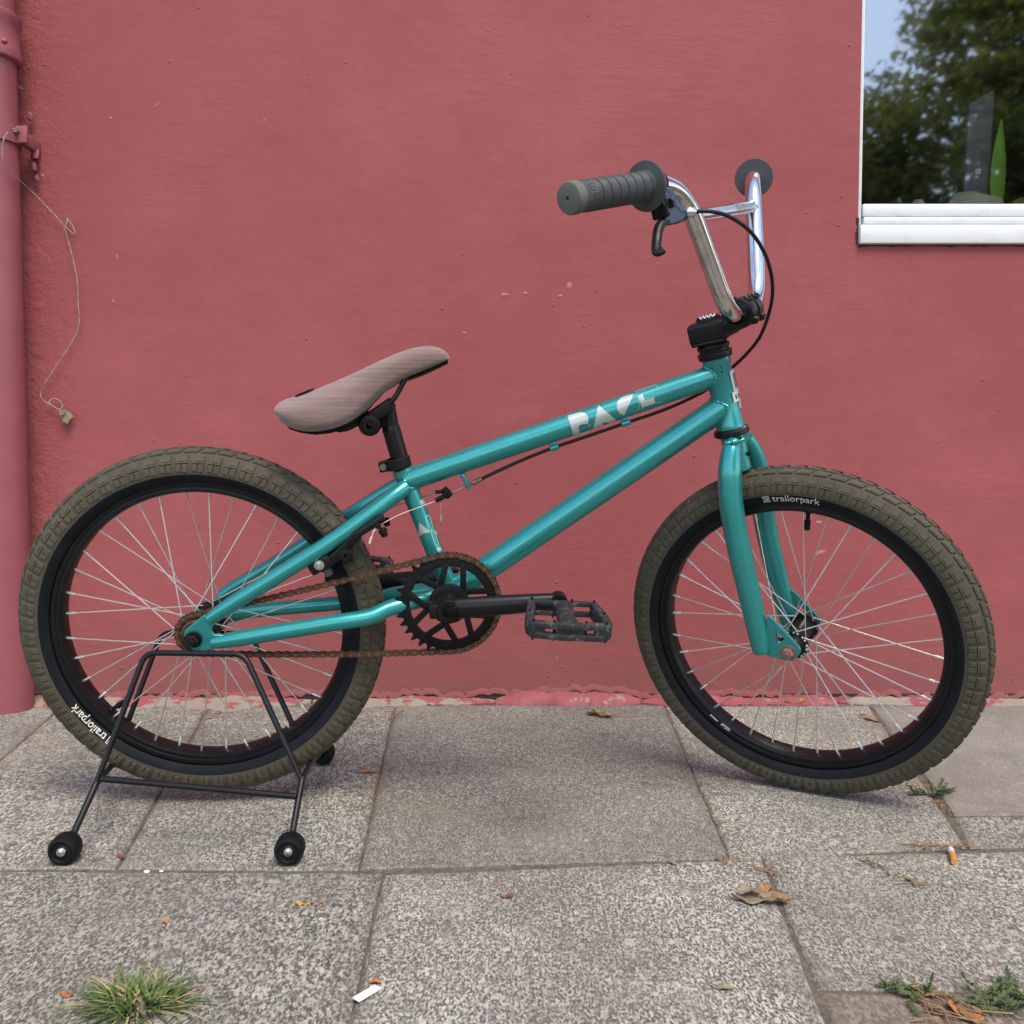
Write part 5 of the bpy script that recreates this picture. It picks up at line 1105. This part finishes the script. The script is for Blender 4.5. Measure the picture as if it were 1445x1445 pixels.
# cigarette end
c0, c1 = gp(1341, 1197, .004), gp(1348, 1221, .004); t = thing('cigarette_butt', gp(1345, 1210), 'orange cigarette butt lying on the joint at the right', 'cigarette butt'); cd_ = (c1-c0).normalized(); Lc = (c1-c0).length*.82
b = MB(); b.lathe(c0+cd_*Lc*.42, cd_, [(0, .0001), (0, .0039), (Lc*.58, .0037), (Lc*.58, .0001)], 16); b.build('filter', M['filter'], t)
b = MB(); b.lathe(c0, cd_, [(-.001, .0005), (0, .0030), (.004, .0037), (Lc*.415, .00385), (Lc*.415, .0001)], 16); b.build('paper_tip', M['ash'], t)
c = gp(518, 1405); b = MB(); d_ = (gp(532, 1397)-gp(503, 1414)).normalized(); s_ = V((-d_.y, d_.x, 0)); b.box(c+V((0, 0, .0024)), (d_, s_, Z), (.0140, .0046, .0009), .0004); tag(recenter(b.build('paper_scrap', M['paper'])), 'white folded paper scrap lying beside the front joint', 'paper')
for (px, py, r_, lb) in ((207, 1231, .0036, 'white pebble on the joint between the two stand wheels'), (228, 1230, .0026, 'smaller white pebble right of the other white pebble')):
    b = MB(); rock(b, gp(px, py), r_, r_*.8, r_*.5, int(px)); tag(recenter(b.build('pebble', M['paper'] if r_ < .0048 else M['stone'], smooth=30)), lb, 'pebble')
# grass tuft
def grass(c, rx, ry, n, hmin, hmax, mats, wts, seed, name, label, cat, lean=.9, wd=.0014):
    rr = random.Random(seed); b = MB()
    for i in range(n):
        a = rr.uniform(0, 2*PI); q = math.sqrt(rr.random()); p = c+V((rx*q*.62*math.cos(a), ry*q*.62*math.sin(a), 0)); h = rr.uniform(hmin, hmax)*(1-.35*q); out_ = V((math.cos(a)*rx, math.sin(a)*ry, 0)).normalized()
        dr = (out_*q*lean+V((rr.gauss(0, .45), rr.gauss(0, .45), 0))); mi = rr.choices(range(len(mats)), wts)[0]; L = rr.uniform(.6, 2.1)*h
        sd_ = V((-dr.y, dr.x, 0)); sd_ = sd_.normalized() if sd_.length > 1e-4 else V((1, 0, 0)); vs = []; fs = []; k = 4
        for j in range(k+1):
            t = j/k; w_ = wd*rr.uniform(.8, 1.1)*(1-t**1.6)+.0001; pp = p+dr*L*t*t*.95+dr*L*.25*t+V((0, 0, h*(t-.42*t*t*min(dr.length, 1.2))-.003)); vs += [pp-sd_*w_, pp+sd_*w_]
        for j in range(k): fs.append((j*2, j*2+1, j*2+3, j*2+2))
        b.add(vs, fs, mi)
    return tag(recenter(b.build(name, [M[q] for q in mats], smooth=60, recalc=False)), label, cat)
grass(gp(194, 1418), .060, .036, 430, .012, .036, ['grass_green', 'grass_dark', 'straw'], [6, 4, 3.4], 3, 'grass_tuft', 'bushy tuft of green grass with straw blades growing at the bottom left', 'grass')
# weeds: sprigs of small leaves
def sprig(b, p, d, L, rr, mi=0, leafL=.008, wd=.0022, n=9, rise=.5):
    q = p.copy(); pts = [q.copy()]; d = d.normalized()
    for i in range(n):
        d = (d+V((rr.gauss(0, .25), rr.gauss(0, .25), rr.gauss(-.03, .14)))).normalized(); q = q+d*L/n; q.z = max(q.z, .002); pts.append(q.copy())
        for s_ in (1, -1):
            ld = (d.cross(Z)*s_*.9+d*.5+Z*rr.uniform(.0, .8)).normalized(); blade(b, q.copy(), q+ld*leafL*rr.uniform(.6, 1.2), wd, ld.cross(Z).normalized() if ld.cross(Z).length > .1 else X, 3); 
    b.tube(pts, .0006, 5)
def weed(px, py, items, seed, label, name='weed', mat='weed', **k):
    rr = random.Random(seed); b = MB(); c = gp(px, py)
    for (dx, dy, a, L, up_) in items: sprig(b, c+V((dx, dy, 0)), V((math.cos(a), math.sin(a), up_)), L, rr, **k)
    return tag(recenter(b.build(name, M[mat], smooth=60, recalc=False)), label, 'weed')
rw = random.Random(5)
weed(1316, 1122, [(rw.uniform(-.022, .018), rw.uniform(-.006, .01), rw.uniform(-.5, 3.6), rw.uniform(.016, .032), rw.uniform(.25, .8)) for _ in range(17)]+[(.012, .0, .35, .03, .7), (.006, .002, .5, .034, .55)], 2, 'small feathery green weed growing from the joint right of the front tyre', leafL=.0055, wd=.0013, n=8)
weed(1368, 1412, [(rw.uniform(-.055, .05), rw.uniform(-.016, .014), rw.uniform(-3.1, 3.1), rw.uniform(.015, .032), rw.uniform(.0, .25)) for _ in range(24)], 4, 'sprawling green weed patch growing along the joint at the bottom right', leafL=.0050, wd=.0012, n=10)
weed(1430, 1406, [(rw.uniform(-.03, .045), rw.uniform(-.02, .014), rw.uniform(-3.1, 3.1), rw.uniform(.015, .03), rw.uniform(.05, .35)) for _ in range(18)], 14, 'denser green weed cut by the right edge of the photo', leafL=.0050, wd=.0012, n=10)
weed(1250, 1396, [(rw.uniform(-.012, .016), rw.uniform(-.004, .004), rw.uniform(-.6, .6)+(PI if rw.random() < .4 else 0), rw.uniform(.012, .022), .25) for _ in range(7)], 24, 'short tiny green weed sprig left of the weed patch in the same joint', leafL=.0045, wd=.0012, n=6)
# dry stems lying in joints
def dry(pxs, seed, label, n=10, spread=.012, L=.03):
    rr = random.Random(seed); b = MB()
    for i in range(n):
        t = rr.random()*(len(pxs)-1); k = int(t); q = t-k; px = pxs[k][0]*(1-q)+pxs[k+1][0]*q; py = pxs[k][1]*(1-q)+pxs[k+1][1]*q; c = gp(px, py)+V((rr.gauss(0, spread*.4), rr.gauss(0, spread*.4), .0015)); nx = gp(*pxs[k+1])-gp(*pxs[k]); a = math.atan2(nx.y, nx.x)+rr.gauss(0, .5); d = V((math.cos(a), math.sin(a), rr.uniform(-.02, .12))); l_ = L*rr.uniform(.4, 1.1)
        b.tube(catmull([c-d*l_*.5, c+V((rr.gauss(0, .003), rr.gauss(0, .003), .002)), c+d*l_*.5], 3), rr.uniform(.0004, .0009), 5)
        if rr.random() < .5: blade(b, c, c+V((rr.gauss(0, .008), rr.gauss(0, .008), .003)), .002, V((rr.gauss(0, 1), rr.gauss(0, 1), .2)).normalized(), 3)
    o = tag(recenter(b.build('dry_stems', M['leaf_tan'], smooth=60, recalc=False)), label, 'plant debris'); o['kind'] = 'stuff'; return o
dry([(1270, 1197), (1372, 1195)], 1, 'dry brown stems lying in the joint beside the cigarette butt', 16)
dry([(1215, 1215), (1293, 1250)], 2, 'thin line of dry root across the slab below the front wheel', 10, .004, .04)
dry([(1320, 1130), (1345, 1152)], 3, 'short dry stalk trailing below the small feathery weed', 8, .004, .02)
dry([(300, 1000), (285, 1030)], 4, 'dry leaf crumbs at the wall end of the joint behind the rear wheel', 12, .03, .02)
dry([(553, 1000), (560, 1016)], 5, 'brown crumbs piled at the wall end of the joint right of the rear wheel', 14, .025, .02)
dry([(1030, 1218), (1100, 1235)], 6, 'fine rootlets in the sunken joint above the large dead leaf', 12, .02, .02)
dry([(1310, 1410), (1380, 1440)], 7, 'dry brown runners tangled under the weed patch', 20, .03, .05)

# ============================================================ TREES ACROSS THE STREET (seen mirrored in the window)
def tree(x_, y_, H, crown, seed, label, nl=9000, ls=.085):
    rr = random.Random(seed); t = thing('tree', V((x_, y_, -.13)), label, 'tree', 'trees across the street'); o = V((x_, y_, -.13)); b = MB()
    tr_ = catmull([o, o+V((.1, 0, H*.3)), o+V((-.05, .1, H*.6)), o+V((.05, 0, H*.92))], 5); b.tube(tr_, [.26, .2, .13, .04], 12); cl = []
    for i in range(64):
        h = rr.uniform(.26, .92); p = tr_[int(h/.92*(len(tr_)-1)*.98)]; a = rr.uniform(0, 2*PI); r_ = crown*math.sin(PI*min(max((h-.2)/.85, .05), .97))**.7*rr.uniform(.45, 1.05); e = p+V((math.cos(a)*r_, math.sin(a)*r_, rr.uniform(.1, .25)*H*.4)); b.tube(catmull([p, p.lerp(e, .5)+V((0, 0, .15)), e], 3), [.07, .04, .012], 7)
        for q in (.3, .5, .7, .88, 1.): cl.append((p.lerp(e, q)+V((0, 0, .1*q)), rr.uniform(.35, .7)))
    b.build('trunk', M['bark'], t); b = MB()
    for i in range(nl):
        c, r_ = rr.choice(cl); d = V((rr.gauss(0, 1), rr.gauss(0, 1), rr.gauss(0, .8))).normalized()*r_*rr.random()**.5; p = c+d; u = V((rr.gauss(0, 1), rr.gauss(0, 1), rr.gauss(0, .6))).normalized(); v_ = u.cross(V((rr.gauss(0, 1), rr.gauss(0, 1), 1))).normalized(); s_ = ls*rr.uniform(.6, 1.3)
        b.v += [p-u*s_, p+v_*s_*.45, p+u*s_, p-v_*s_*.45]; k = len(b.v); b.f.append((k-4, k-3, k-2, k-1)); b.m.append(0)
    b.build('crown', M['crown_leaf'], t, smooth=0, recalc=False)
tree(8.9, -10.5, 9.8, 3.3, 1, 'tall dark leafy tree across the street, mirrored in the middle of the window', 34000, .10)
tree(11.4, -14.5, 12.5, 3.6, 2, 'broad dark leafy tree across the street, mirrored at the right of the window', 26000, .12)
tree(5.5, -11.5, 6.7, 2.5, 3, 'lower leafy tree across the street, mirrored at the bottom left of the window', 30000, .08)
